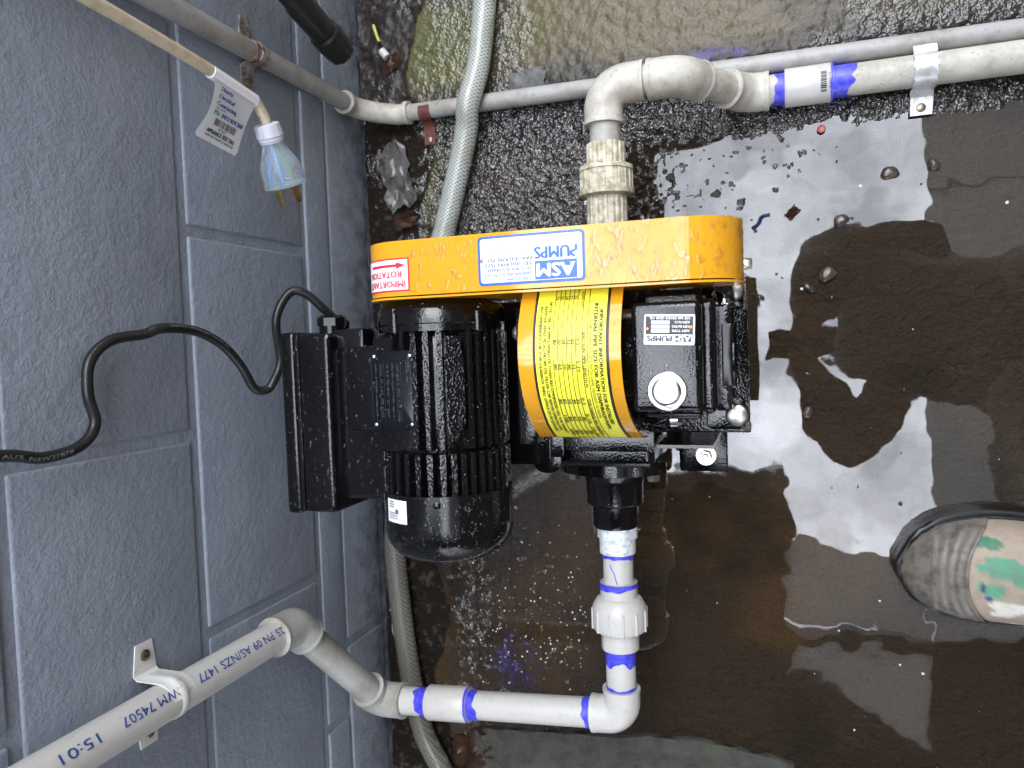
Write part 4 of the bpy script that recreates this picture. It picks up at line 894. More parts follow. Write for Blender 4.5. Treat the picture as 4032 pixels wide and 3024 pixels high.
bm = NB(); lathe(bm, (0.5530, 0.279, 0.0225), (1, 0, 0), [(0, 0.0180), (0, 0.0203), (0.001, 0.0209), (0.049, 0.0209), (0.050, 0.0203), (0.05, 0.018)], 40); cp2 = obj('coupling', bm, M['pvc'], sl)
primer(pv3, (0.553, 0.279, 0.0225), (-1, 0, 0), 0.013, RP, 21); primer(pv3, (0.603, 0.279, 0.0225), (1, 0, 0), 0.024, RP, 22); primer(cp2, (0.6028, 0.279, 0.0225), (-1, 0, 0), 0.003, 0.0209, 23)
bm = NB()
def ring_map(s, t): # s along x, t around
    a = R_(138)-t/0.0209; return Vector((0.5530+s, 0.279+0.0212*math.cos(a), 0.0225+0.0212*math.sin(a)))
for i in range(12):
    quad(bm, ring_map, 0.037, 0.043, 0.003+i*0.0019, 0.003+i*0.0019+random.choice((0.0005, 0.0009, 0.0013)))
put_text(bm, '8711283700', lambda s, t: ring_map(0.0455+t, 0.026-s), 0.003, 0.020, 0.0, 0.0016, 0.0)
obj('bar_code', bm, M['ink'], cp2, smooth=False, recalc=False)
# strap over the suction pipe
root = thing('pipe_strap', 'galvanised metal strap holding the cream pipe to the wet floor', 'pipe clip', (0.693, 0.27, 0.0)); bm = NB(); A = []
pts = [(0.303, 0.030)]+[(0.279+0.0186*math.cos(R_(90-a)), 0.0225+0.0186*math.sin(R_(90-a))) for a in range(60, -110, -10)]+[(0.2585, 0.012), (0.255, 0.0068), (0.236, 0.0062)]
for i, (y, z) in enumerate(pts):
    A.append([bm.verts.new((0.682+0.001*math.sin(i*1.7), y, z)), bm.verts.new((0.7045+0.001*math.sin(i*2.1), y, z)), bm.verts.new((0.7045, y, z-0.0012)), bm.verts.new((0.682, y, z-0.0012))])
for Pq, Q in zip(A[:-1], A[1:]):
    for k in range(4): bm.faces.new((Pq[k], Pq[(k+1) % 4], Q[(k+1) % 4], Q[k]))
bm.faces.new(A[0]); bm.faces.new(A[-1][::-1]); obj('strap', bm, M['galv'], root)
bm = NB(); lathe(bm, (0.693, 0.244, 0.0062), (0, 0, 1), [(0, 0.005), (0.002, 0.0045), (0.003, 0.002)], 16); obj('screw', bm, M['screw'], root)
# ---- grey conduit down the wall and along the slab edge
cd = thing('grey_conduit', 'thin grey conduit running down the wall and along the slab edge', 'conduit', (0.4, 0.31, 0.01))
RC = 0.0108; C0 = vec((0.0135, 0.3235, 1.0)); C1 = vec((0.0135, 0.3235, 0.040)); C2 = vec((0.052, 0.3155, 0.0165)); C3 = vec((1.75, 0.3000, 0.0165))
dw = (C1-C0).normalized(); d12 = (C2-C1).normalized(); dc = (C3-C2).normalized()
bm = NB(); cyl(bm, C0, C1, RC, n=32); obj('conduit_length', bm, M['conduit'], cd)
bm = NB(); cyl(bm, C2, C3, RC, n=32); obj('conduit_length', bm, M['conduit'], cd)
bm = NB(); tube(bm, catmull([C1-dw*0.03, C1-dw*0.010, C1+(C2-C1)*0.45, C2+dc*0.010, C2+dc*0.030], 6), 0.0132, 28); cb = obj('conduit_bend', bm, M['pvcold'], cd)
for q, d in ((C1-dw*0.03, dw), (C2+dc*0.03, -dc)):
    bm = NB(); lathe(bm, q, d, [(0, RC), (0, 0.0150), (0.006, 0.0152), (0.009, 0.0132)], 28); obj('socket_rim', bm, M['pvcold'], cb)
saddle('conduit_clip', 'rusty galvanised half saddle gripping the grey conduit on the wall', 0.3235, 0.2480, RC, 0.0135, 0.030, 0.021, M['rust'], (-1,))
root = thing('floor_clip', 'dark red rusted clip over the grey conduit near the wall', 'pipe clip', (0.106, 0.31, 0.0)); bm = NB(); A = []
pts = [(0.3125+0.0121*math.cos(R_(a)), 0.0165+0.0121*math.sin(R_(a))) for a in range(0, 181, 15)]+[(0.297, 0.012), (0.293, 0.0100), (0.272, 0.0095)]
for i, (y, z) in enumerate(pts): A.append([bm.verts.new((x, y, z-h)) for x, h in ((0.0985, 0), (0.1145, 0), (0.1145, 0.0012), (0.0985, 0.0012))])
for Pq, Q in zip(A[:-1], A[1:]):
    for k in range(4): bm.faces.new((Pq[k], Pq[(k+1) % 4], Q[(k+1) % 4], Q[k]))
bm.faces.new(A[0]); bm.faces.new(A[-1][::-1]); obj('strap', bm, M['redrust'], root)
bm = NB(); lathe(bm, (0.1065, 0.2780, 0.0096), (0, 0, 1), [(0, 0.004), (0.0015, 0.0035), (0.002, 0.002)], 16); obj('screw', bm, M['screw'], root)
# ---- black hose fitting hanging at the top
hf = thing('black_hose_fitting', 'black ribbed hose fitting hanging beside the wall at the top', 'fitting', (0.036, 0.372, 0.11))
bm = NB(); lathe(bm, (0.036, 0.3806, 0.150), (0, 0.27, 1), [(0, 0.012), (0.001, 0.0165), (0.05, 0.0165), (0.055, 0.0145), (0.13, 0.0145), (0.135, 0.0175), (0.20, 0.0175), (0.21, 0.014), (0.36, 0.014)], 36); obj('fitting_body', bm, M['rubber'], hf)
bm = NB(); lathe(bm, (0.036, 0.3690, 0.108), (0, 0.27, 1), [(0, 0.011), (0, 0.0165), (0.002, 0.0178), (0.030, 0.0195), (0.040, 0.0190), (0.043, 0.0165)], 60, rad=lambda a, t: 1-0.05*(math.cos(10*a) > 0.4)*(t < 0.036)); obj('lock_nut', bm, M['rubber'], hf, ang=25)
# ---- braided hose under the pump
ho = thing('braided_hose', 'clear braided water hose lying on the floor behind the pump', 'hose', (0.1, 0.0, 0.0))
hp = catmull([(0.222, 0.62, 0.030), (0.199, 0.446, 0.027), (0.188, 0.358, 0.032), (0.176, 0.306, 0.0430), (0.166, 0.268, 0.032), (0.127, 0.155, 0.020), (0.085, 0.04, 0.016), (0.048, -0.12, 0.016), (0.034, -0.24, 0.016), (0.032, -0.300, 0.016), (0.043, -0.421, 0.016), (0.060, -0.520, 0.017), (0.086, -0.577, 0.018), (0.16, -0.70, 0.018)], 10)
bm = NB(); tube(bm, hp, 0.0148, 28); obj('hose_tube', bm, M['hose'], ho)

# ================================================================== CABLES ON THE WALL SIDE
pc = thing('power_cable', 'black rubber power cable looping across the wall to the motor box', 'cable', (0.02, 0.0, 0.5))
kp = catmull([(0.016, -0.060, 0.66), (0.016, -0.0662, 0.565), (0.014, -0.0730, 0.529), (0.013, -0.0685, 0.4960), (0.012, -0.053, 0.4795), (0.012, -0.027, 0.4845), (0.012, -0.001, 0.4805), (0.014, 0.0155, 0.4605), (0.018, 0.0205, 0.4290), (0.024, 0.0255, 0.4140), (0.026, 0.0235, 0.3765), (0.028, 0.0102, 0.3430), (0.030, -0.0112, 0.3190), (0.032, -0.0350, 0.3025), (0.0375, -0.0375, 0.2900), (0.042, -0.0295, 0.2840), (0.046, -0.0078, 0.2760), (0.052, 0.0345, 0.2880), (0.062, 0.0620, 0.2770), (0.075, 0.0610, 0.2670), (0.088, 0.0440, 0.2530), (0.094, 0.0300, 0.2380), (0.094, 0.0150, 0.2350)], 7)
bm = NB(); tube(bm, kp, 0.0046, 18); cab = obj('cable_sheath', bm, M['rubber'], pc)
def along(P, r, off):
    Ls = [0.0]
    for a, b in zip(P[:-1], P[1:]): Ls.append(Ls[-1]+(b-a).length)
    def f(s, t):
        i = 0
        while i < len(Ls)-2 and Ls[i+1] < s: i += 1
        q = P[i].lerp(P[i+1], (s-Ls[i])/(Ls[i+1]-Ls[i])); tg = (P[i+1]-P[i]).normalized(); vw = (CAM-q); vw = (vw-tg*vw.dot(tg)).normalized(); sd = tg.cross(vw)
        a = t/r+off; return q+(vw*math.cos(a)-sd*math.sin(a))*(r+0.0002)
    return f
bm = NB(); fcab = along(kp, 0.0046, -0.25)
put_text(bm, "AU'S  NSW27878", fcab, 0.094, 0.155, -0.0008, 0.0026, 0.01, )
obj('printed_line', bm, M['inkgrey'], cab, smooth=False, recalc=False); bm = NB()
put_text(bm, "HEAVY ORDINARY DUTY 3C", along(kp, 0.0046, 0.5), 0.325, 0.398, -0.0008, 0.0020, 0.0)
obj('printed_line', bm, M['inkgrey'], cab, smooth=False, recalc=False)
drops('water_drops', pc, [cab], 160, 0.0004, 0.0011, None, 31, flat=0.6)
# cream lead with plug and test tag
ld = thing('plug_lead', 'cream flex with clear blue plug and white test tag hanging by the wall', 'power cord', (0.06, 0.25, 0.3))
XC = 0.060
cp_ = catmull([(XC, 0.276, 1.0), (XC, 0.272, 0.62), (XC, 0.2675, 0.505), (XC, 0.2575, 0.381), (XC, 0.2490, 0.3210), (XC, 0.2380, 0.3040), (XC, 0.2260, 0.2965)], 9)
bm = NB(); tube(bm, cp_, 0.0054, 20); fx = obj('flex', bm, M['cord'], ld); drops('water_drops', fx, [fx], 130, 0.0004, 0.0013, None, 33, flat=0.6)
pa = vec((XC, 0.2300, 0.2990)); pd = vec((0.000, -0.0545, -0.0275)).normalized()
bm = NB(); lathe(bm, pa, pd, [(0, 0.006), (0, 0.0108), (0.001, 0.0128), (0.0125, 0.0138), (0.0135, 0.0128), (0.016, 0.0128), (0.0175, 0.0120), (0.0185, 0.0120)], 40, rad=lambda a, t: 1-0.035*(math.cos(12*a) > 0.75)*(t < 0.0128), cap0=False); obj('lock_collar', bm, M['plugcollar'], ld, ang=25)
bm = NB(); lathe(bm, pa+pd*0.018, pd, [(0, 0.0112), (0.005, 0.0116), (0.011, 0.0145), (0.018, 0.0185), (0.025, 0.0208), (0.034, 0.0213), (0.040, 0.0214), (0.0405, 0.0222), (0.0435, 0.0222), (0.0438, 0.018)], 44); plug = obj('plug_body', bm, M['clear'], ld)
_, pu, pvv = frame(pd)
vw = (CAM-pa); vw = (vw-pd*vw.dot(pd)).normalized(); sd = pd.cross(vw)
for o0, m_ in ((0.0055, 'bluewire'), (0.0005, 'bluewire'), (-0.0040, 'greenwire')):
    bm = NB(); tube(bm, catmull([pa+pd*0.020, pa+pd*0.030+sd*o0*0.6+vw*0.004, pa+pd*0.044+sd*o0*1.6+vw*0.005, pa+pd*0.058+sd*o0*2.1+vw*0.003], 5), 0.0017, 10); obj('wire', bm, M[m_], plug)
bm = NB(); tube(bm, [pa+pd*0.046-sd*0.0125+vw*0.006, pa+pd*0.049-sd*0.0115+vw*0.006], 0.0022, 10); obj('terminal', bm, M['redwire'], plug)
for o0, a0, m_ in ((-0.0075, 30, 'brass'), (0.0085, -30, 'brass'), (0.0005, 90, 'brass')):
    q = pa+pd*0.0615+sd*o0+vw*(-0.007 if a0 == 90 else 0.004); L_ = 0.0195 if a0 != 90 else 0.022
    wd = (sd*math.cos(R_(a0))+vw*math.sin(R_(a0))); tn = pd.cross(wd); bm = NB()
    prism(bm, [(-0.0031, 0), (0.0031, 0), (0.0031, L_-0.001), (0.0022, L_), (-0.0022, L_), (-0.0031, L_-0.001)], q-tn*0.0008, wd, pd, 0.0016, 0.0002); obj('plug_pin', bm, M[m_], ld)
# tag: a folded label, corners in world space
Ta = vec((XC+0.0056, 0.2560, 0.3760)); Tb = vec((XC+0.0056, 0.2480, 0.3170))
TR = (Tb-Ta).normalized(); TD = vec((-0.024, -0.0600, 0.010)).normalized(); TD = (TD-TR*TD.dot(TR)).normalized(); TN = TD.cross(TR)
if TN.x < 0: TN = -TN
TL, TH_ = (Tb-Ta).length, 0.0600
def tag_map(off):
    def f(s, t):    # s along the cord, t away from it
        k = max(0, 1-t/0.012); n_bow = 0.0035*math.sin(PI*min(1, t/TH_))-0.004*k*k; return Ta+TR*s+TD*t+TN*(off+n_bow)
    return f
tout = []
def tside(t): return 0.0045*math.sin(PI*min(1.0, t/TH_))
bm = NB(); NR = 16
gridv = []
for i in range(NR+1):
    t = TH_*i/NR; a_, b_ = tside(t)-0.001, TL-tside(t)*1.5-0.002*(i/NR)
    if i == NR: a_ += 0.003; b_ -= 0.003
    gridv.append([bm.verts.new(tag_map(0)(a_+(b_-a_)*k/8, t)) for k in range(9)])
for A_, B_ in zip(gridv[:-1], gridv[1:]):
    for k in range(8): bm.faces.new((A_[k], A_[k+1], B_[k+1], B_[k]))
bm2 = bm; r_ = bmesh.ops.solidify(bm, geom=list(bm.faces), thickness=0.0004)
M['tagwhite'] = simple('bright_tag_paper', (0.93, 0.94, 0.95), 0.35)
tg_ = obj('test_tag', bm, M['tagwhite'], ld, label='white printed appliance test tag folded round the cream flex')
bm = NB(); tube(bm, [Ta-TR*0.001-vec((0.0056, 0, 0)), Tb-vec((0.0056, 0, 0))+TR*0.001], 0.0062, 20); obj('tag_fold', bm, M['white'], tg_)
def tline(bm, tx, a, b, t0, h, bo=0.01, sh=0.0): put_text(bm, tx, lambda s, t: tag_map(0.0009)(s, t0-t), a, b, 0.0, h, bo, sh)
bmg, bmn, bmk = NB(), NB(), NB()
tline(bmg, 'S', 0.0095, 0.0125, 0.0130, 0.0042, 0.02, .2); tline(bmn, 'horts', 0.0130, 0.0250, 0.0130, 0.0040, 0.02, .2)
tline(bmg, 'E', 0.0095, 0.0123, 0.0198, 0.0042, 0.02, .2); tline(bmn, 'lectrical', 0.0128, 0.0300, 0.0198, 0.0040, 0.02, .3)
tline(bmg, 'C', 0.0095, 0.0128, 0.0264, 0.0042, 0.02); tline(bmn, 'ontracting', 0.0133, 0.0345, 0.0264, 0.0038, 0.02)
tline(bmg, 'PGE', 0.0095, 0.0130, 0.0294, 0.0016, 0.01); tline(bmn, '231793', 0.0138, 0.0215, 0.0294, 0.0016, 0.01)
tline(bmg, 'Ph:', 0.0095, 0.0165, 0.0350, 0.0042, 0.02); tline(bmn, '0412 819 260', 0.0190, 0.0475, 0.0350, 0.0040, 0.02)
tline(bmk, '001667', 0.0215, 0.0320, 0.0468, 0.0024, 0.0); tline(bmk, 'APPLIANCE TEST TAG', 0.0095, 0.0455, 0.0520, 0.0036, 0.025); tline(bmk, 'INSPECTED / TESTED TO: AS/NZS 3760', 0.0100, 0.0470, 0.0555, 0.0017, 0.006)
s_ = 0.0140
rb = random.Random(5)
while s_ < 0.0425:
    w_ = rb.choice((0.0004, 0.0006, 0.0010)); quad(bmk, tag_map(0.0009), s_, s_+w_, 0.0375, 0.0438); s_ += w_+rb.choice((0.0004, 0.0006, 0.0009))
for b_, m_ in ((bmg, 'green'), (bmn, 'navy'), (bmk, 'ink')): obj('lettering', b_, M[m_], tg_, smooth=False, recalc=False)

# ================================================================== THE PERSON TAKING THE PICTURE (boot in view, the rest mirrored in the puddle)
M['jacket'] = simple('charcoal_jacket', (0.022, 0.022, 0.026), 0.75, var=(0.03, 0.03, 0.034), vscale=30, bumps=((120, 0.3, 0.004),))
M['pants'] = simple('stone_work_trousers', (0.24, 0.215, 0.18), 0.8, var=(0.16, 0.145, 0.12), vscale=20, bumps=((200, 0.3, 0.002),))
M['skin'] = simple('skin', (0.50, 0.29, 0.20), 0.5, var=(0.46, 0.25, 0.17), vscale=40)
M['hair'] = simple('dark_hair', (0.02, 0.014, 0.010), 0.5); M['sole'] = simple('black_boot_rubber', (0.010, 0.010, 0.010), 0.3, var=(0.02, 0.019, 0.017), vscale=80)
M['eye'] = simple('eye', (0.7, 0.7, 0.68), 0.2)
person = thing('person', 'person in dark jacket and tan work boots spotted with paint, standing in the puddle', 'person', (0.95, -0.03, 0.0))
RC0, RC1, RC2 = rot.col[0].copy(), rot.col[1].copy(), rot.col[2].copy()
def cw(a, b, c): return CAM+RC0*a+RC1*b+RC2*c
vs_, es_, rad_, reg_ = [], [], [], []
def add(p, r, reg, par=None):
    vs_.append(tuple(p)); rad_.append(r); reg_.append(reg)
    if par is not None: es_.append((par, len(vs_)-1))
    return len(vs_)-1
pel = add((1.05, -0.03, 0.95), (0.215, 0.165), 'jacket')
sp1 = add((0.93, -0.01, 1.08), (0.165, 0.130), 'jacket', pel); sp2 = add((0.755, 0.03, 1.17), (0.185, 0.165), 'jacket', sp1)
sp3 = add((0.83, 0.06, 1.36), (0.175, 0.135), 'jacket', sp2); nk = add((0.865, 0.13, 1.495), (0.058, 0.058), 'skin', sp3)
hb = add((0.855, 0.17, 1.555), (0.078, 0.085), 'skin', nk); hd = add((0.845, 0.20, 1.625), (0.085, 0.098), 'skin', hb); ht = add((0.828, 0.215, 1.690), (0.066, 0.074), 'skin', hd)
ns = add((0.765, 0.176, 1.600), (0.012, 0.012), 'skin', hd)
for sy_, hip, knee, ank, foot in ((-1, (1.06, -0.125, 0.86), (0.945, -0.245, 0.52), (0.905, -0.262, 0.14), (0.86, -0.262, 0.085)), (1, (1.07, 0.075, 0.86), (1.05, 0.165, 0.50), (1.115, 0.190, 0.14), (1.07, 0.192, 0.085))):
    a = add(hip, (0.120, 0.115), 'jacket', pel); b = add([(h+k)/2 for h, k in zip(hip, knee)], (0.088, 0.084), 'pants', a); c = add(knee, (0.070, 0.070), 'pants', b); d = add([(h+k)/2 for h, k in zip(knee, ank)], (0.066, 0.064), 'pants', c); e = add(ank, (0.056, 0.054), 'pants', d); add(foot, (0.040, 0.040), 'pants', e)
for sg, sh, el in ((-1, (0.885, -0.105, 1.38), (0.715, -0.265, 1.08)), (1, (0.90, 0.25, 1.38), (0.675, 0.190, 1.09))):
    a = add(sh, (0.085, 0.080), 'jacket', sp3); b = add([(p+q)/2 for p, q in zip(sh, el)], (0.074, 0.070), 'jacket', a); c = add(el, (0.085, 0.080), 'jacket', b)
    yo = -0.052 if sg < 0 else 0.019
    wr = cw(0.092, yo+sg*0.080, 0.030); d = add([(p+q)/2 for p, q in zip(el, wr)], (0.078, 0.074), 'jacket', c); e = add(wr, (0.058, 0.052), 'jacket', d)
    pm = add(cw(0.080, yo+sg*0.030, 0.012), (0.034, 0.024), 'skin', e)
    for k, (ax, ln) in enumerate(((0.050, 0.9), (0.066, 1.0), (0.082, 0.97), (0.098, 0.80))):
        f1_ = add(cw(ax, yo+sg*0.014, -0.004), (0.0090, 0.0090), 'skin', pm); f2_ = add(cw(ax-0.002, yo-sg*0.006*ln, -0.0085), (0.0084, 0.0084), 'skin', f1_); add(cw(ax-0.004, yo-sg*0.026*ln, -0.0070), (0.0074, 0.0074), 'skin', f2_)
    t1 = add(cw(0.105, yo+sg*0.010, 0.022), (0.0110, 0.0110), 'skin', pm); t2 = add(cw(0.085, yo-sg*0.010, 0.0235), (0.0095, 0.0095), 'skin', t1); add(cw(0.068, yo-sg*0.020, 0.0225), (0.0080, 0.0080), 'skin', t2)
me = bpy.data.meshes.new('body'); me.from_pydata(vs_, es_, []); bo = bpy.data.objects.new('body_build', me); COL.objects.link(bo)
md = bo.modifiers.new('skin', 'SKIN'); md.use_smooth_shade = True
for i, sv in enumerate(me.skin_vertices[0].data): sv.radius = rad_[i]; sv.use_root = (i == 0)
ms = bo.modifiers.new('sub', 'SUBSURF'); ms.levels = 2; ms.render_levels = 2
bm_me = bpy.data.meshes.new_from_object(bo.evaluated_get(bpy.context.evaluated_depsgraph_get())); bpy.data.objects.remove(bo)
for k in ('jacket', 'pants', 'skin'): bm_me.materials.append(M[k])
ks = {'jacket': 0, 'pants': 1, 'skin': 2}; VA = np.array(vs_)
for p in bm_me.polygons:
    p.use_smooth = True; p.material_index = ks[reg_[int(((VA-np.array(p.center))**2).sum(1).argmin())]]
obj('body', bm_me, None, person, smooth=False)
hc = vec((0.852, 0.212, 1.650)); bm = NB()
lathe(bm, hc+vec((0.0, 0.0, -0.03)), (-0.12, 0.12, 1), [(0, 0.088), (0.03, 0.099), (0.065, 0.092), (0.095, 0.066), (0.108, 0.030)], 32); obj('knit_cap', bm, M['jacket'], person)
bm = NB(); lathe(bm, hc+vec((0.02, 0.02, -0.075)), (0, 0, 1), [(0, 0.070), (0.05, 0.094)], 28); obj('hair', bm, M['hair'], person)
for sgn in (-1, 1):
    e_ = vec((0.778, 0.172, 1.632))+vec((0.7, -0.7, 0)).normalized()*0.0+vec((-0.7, 0.7, 0)).normalized()*0.0+vec((0.70, 0.71, 0)).cross(vec((0, 0, 1))).normalized()*0.031*sgn
    bm = NB(); lathe(bm, e_, vec((-0.8, -0.35, -0.3)), [(-0.006, 0.006), (0, 0.0105), (0.005, 0.009), (0.008, 0.004)], 16); obj('eye', bm, M['eye'], person)
# phone in the hands
ph_ = thing('phone', 'slim dark phone held flat in both hands above the pump', 'phone', tuple(cw(0.05, -0.016, 0.010)))
bm = NB(); o_ = cw(-0.020, -0.052, 0.006); prism(bm, rrect(0.147, 0.071, 0.010), o_, RC0, RC1, 0.0078, 0.001); obj('phone_body', bm, M['blacksmooth'], ph_)
bm = NB(); prism(bm, rrect(0.139, 0.064, 0.008), cw(-0.016, -0.0485, 0.0139), RC0, RC1, 0.0004); obj('screen', bm, M['blackplate'], ph_)

# ---- boots
t = NT('tan_boot_leather'); at_ = t.n('ShaderNodeAttribute'); at_.attribute_name = 'paint'
c = t.mix(t.ramp(t.noise(95, 5, 0.65), 0.46, 0.72, 0, 0.45), at_.outputs['Color'], (0.20, 0.15, 0.11))
M['leather'] = t.bsdf(c, 0.50, 0, 0.4, t.bump(t.noise(240, 4, 0.6), 0.4, 0.0014))
M['bumper'] = simple('scuffed_grey_bumper', (0.17, 0.15, 0.125), 0.42, var=(0.085, 0.075, 0.063), vscale=70, bumps=((260, 0.4, 0.001),))
HW = [(0, .004), (.004, .020), (.012, .0330), (.03, .0465), (.055, .0550), (.085, .0590), (.115, .0580), (.15, .0520), (.19, .0450), (.24, .0430), (.27, .0380), (.285, .028), (.292, .008)]
HT = [(0, .030), (.004, .036), (.012, .046), (.03, .060), (.055, .070), (.085, .079), (.115, .092), (.15, .118), (.19, .145), (.24, .150), (.27, .146), (.285, .135), (.292, .120)]
def ip(T, x): return float(np.interp(x, [a for a, _ in T], [b for _, b in T]))
def boot(tx, ty, lab):
    tip = vec((tx, ty, 0.0))
    def pt(l, a, grow=0.0, zb=0.018):
        w = ip(HW, l)+grow-0.004; h = ip(HT, l)-zb+grow; ca, sa = math.cos(a), math.sin(a)
        return tip+vec((l, w*math.copysign(abs(ca)**0.8, ca)+0.006*math.sin(PI*min(1, l/0.2)), zb+h*sa**0.75))
    ls = list(np.linspace(0.044, 0.292, 76)); na = 46; bm = NB(); G = [[bm.verts.new(pt(l, PI*k/na)) for k in range(na+1)] for l in ls]
    for A_, B_ in zip(G[:-1], G[1:]):
        for k in range(na): bm.faces.new((A_[k], A_[k+1], B_[k+1], B_[k]))
    up = obj('boot', bm, M['leather'], person, label=lab)
    co = np.array([v.co for v in up.data.vertices]); lx, ly = co[:, 0]-tx, co[:, 1]-ty
    base = np.tile(np.array([.37, .30, .23]), (len(co), 1)); n_ = fbm(co[:, 0], co[:, 1], 95, 3, 4); n2_ = fbm(co[:, 0]+1, co[:, 1], 60, 9, 4)
    def spl(x, y, sx_, sy_, col_, nn, th=0.5):
        m = (np.exp(-((lx-x)/sx_)**2-((ly-y)/sy_)**2)+0.7*(nn-0.5) > th)*1.0; base[:] = base*(1-m[:, None])+np.array(col_)*m[:, None]
    spl(.088, .020, .026, .012, (.10, .30, .19), n_); spl(.078, -.004, .016, .010, (.10, .32, .20), n2_); spl(.074, .042, .018, .006, (.05, .20, .12), n_); spl(.100, .014, .010, .016, (.10, .29, .18), n2_)
    spl(.094, -.022, .022, .009, (.68, .66, .58), n_); spl(.086, -.030, .014, .006, (.70, .68, .60), n2_, .55); spl(.104, -.044, .012, .005, (.66, .63, .55), n_, .6); spl(.075, -.012, .004, .004, (.03, .03, .18), n_, .6); spl(.07, -.002, .003, .008, (.03, .03, .12), n2_, .6)
    a_ = up.data.attributes.new('paint', 'FLOAT_COLOR', 'POINT'); a_.data.foreach_set('color', np.concatenate([base, np.ones((len(base), 1))], 1).astype(np.float32).ravel())
    bm = NB(); ls = [0.0003, 0.002, 0.005]+list(np.linspace(0.009, 0.058, 44)); G = []
    for l in ls:
        rdg = 0.0009*(0.5+0.5*math.cos((l-0.026)*2*PI/0.0075)) if l > 0.026 else 0.0004
        row = []
        for k in range(na+1):
            a = PI*k/na; ll = l+(0.026*(1-math.sin(a)**2) if l > 0.02 else 0)*min(1, (l-0.02)/0.03); row.append(bm.verts.new(pt(ll, a, 0.0022+rdg*min(1, math.sin(a)*1.6), 0.016)))
        G.append(row)
    for A_, B_ in zip(G[:-1], G[1:]):
        for k in range(na): bm.faces.new((A_[k], A_[k+1], B_[k+1], B_[k]))
    obj('toe_bumper', bm, M['bumper'], up)
    ol = [(l, ip(HW, l)+0.006*math.sin(PI*min(1, l/0.2))+0.0035) for l in np.linspace(0, 0.292, 30)]+[(l, -ip(HW, l)+0.006*math.sin(PI*min(1, l/0.2))-0.0035) for l in np.linspace(0.292, 0, 30)]
    bm = NB(); prism(bm, [(a-0.004 if a < 0.01 else a, b) for a, b in ol], tip+vec((0, 0, -0.003)), (1, 0, 0), (0, 1, 0), 0.028, 0.004, 3); obj('sole', bm, M['sole'], up)
    bm = NB(); prism(bm, [(a, b*0.93) for a, b in ol], tip+vec((0.001, 0, 0.025)), (1, 0, 0), (0, 1, 0), 0.008, 0.003, 2); obj('welt', bm, M['sole'], up)
    # tongue seam
    bm = NB(); tube(bm, catmull([pt(l, a, 0.0006) for l, a in ((.150, R_(38)), (.125, R_(48)), (.112, R_(62)), (.107, R_(80)), (.107, R_(98)), (.112, R_(116)), (.125, R_(130)), (.150, R_(140)))], 6), 0.0010, 8); obj('tongue_seam', bm, M['sole'], up)
    bm = NB(); lathe(bm, tip+vec((0.235, 0.004, 0.13)), (0.02, 0, 1), [(0, 0.055), (0.03, 0.058), (0.09, 0.060), (0.10, 0.063), (0.105, 0.058)], 36); obj('boot_shaft', bm, M['bumper'], up)
boot(0.6655, -0.2620, 'tan leather boot with ridged grey toe bumper and green and white paint spots')
boot(0.8800, 0.1900, 'tan work boot set back beside the puddle')

# ================================================================== SMALL THINGS ON THE GROUND
# pebbles that break the water
pm_ = []
for k in range(4):
    bm = NB(); bmesh.ops.create_icosphere(bm, subdivisions=2, radius=1.0)
    ph3 = [random.random()*6 for _ in range(4)]
    for v in bm.verts: v.co = v.co*(1+0.16*math.sin(3*v.co.x+ph3[0])+0.14*math.sin(3.5*v.co.y+ph3[1])+0.05*(random.random()-0.5)); v.co.z *= 0.6; v.co.y *= 0.85
    me_ = bpy.data.meshes.new('pebble'); bm.to_mesh(me_); bm.free(); me_.materials.append(M['pebble'])
    for p in me_.polygons: p.use_smooth = True
    pm_.append(me_)
def pebble(x, y, r, label='small dark pebble breaking the surface of the puddle', group='pebbles in the puddle'):
    o = bpy.data.objects.new('pebble', random.choice(pm_)); COL.objects.link(o); z = min(0.0, ground_z(x, y))
    o.scale = (r, r, r); o.rotation_euler = (0, 0, random.random()*6); o.location = (x, y, -0.15*r); return tag(o, label, 'pebble', group)
big = [(0.663, 0.178, .0095, 'round dark pebble alone in the bright water by the pipe strap'), (0.705, 0.183, .0085, 'light brown pebble beside the straight edge of the reflection'), (0.612, 0.130, .0085, 'round dark pebble in the bright water right of the guard'), (0.574, -0.091, .0070, 'dark pebble in the bright water below the mounting bolt')]
for x, y, r, lb in big: pebble(x, y, r, lb, None) if False else tag(pebble(x, y, r), lb, 'pebble')
for k in range(44):
    x = 0.40+abs(random.gauss(0, 0.11)); y = 0.225-abs(random.gauss(0, 0.055))
    if x > 0.78 or (y < 0.11 and x < 0.53): continue
    pebble(x, y, random.choice((.0012, .0016, .002, .0026, .0034)))
for k in range(14): pebble(random.uniform(0.53, 0.68), random.uniform(-0.20, 0.10), random.choice((.0012, .0016, .002, .003)))
# brown clods right of the guard
for x, y, r, lb in ((0.577, 0.055, .007, 'rough brown clod in the water right of the guard end'), (0.597, 0.070, .010, 'larger rough brown clod in the water right of the guard end')):
    tag(pebble(x, y, r), lb, 'pebble')
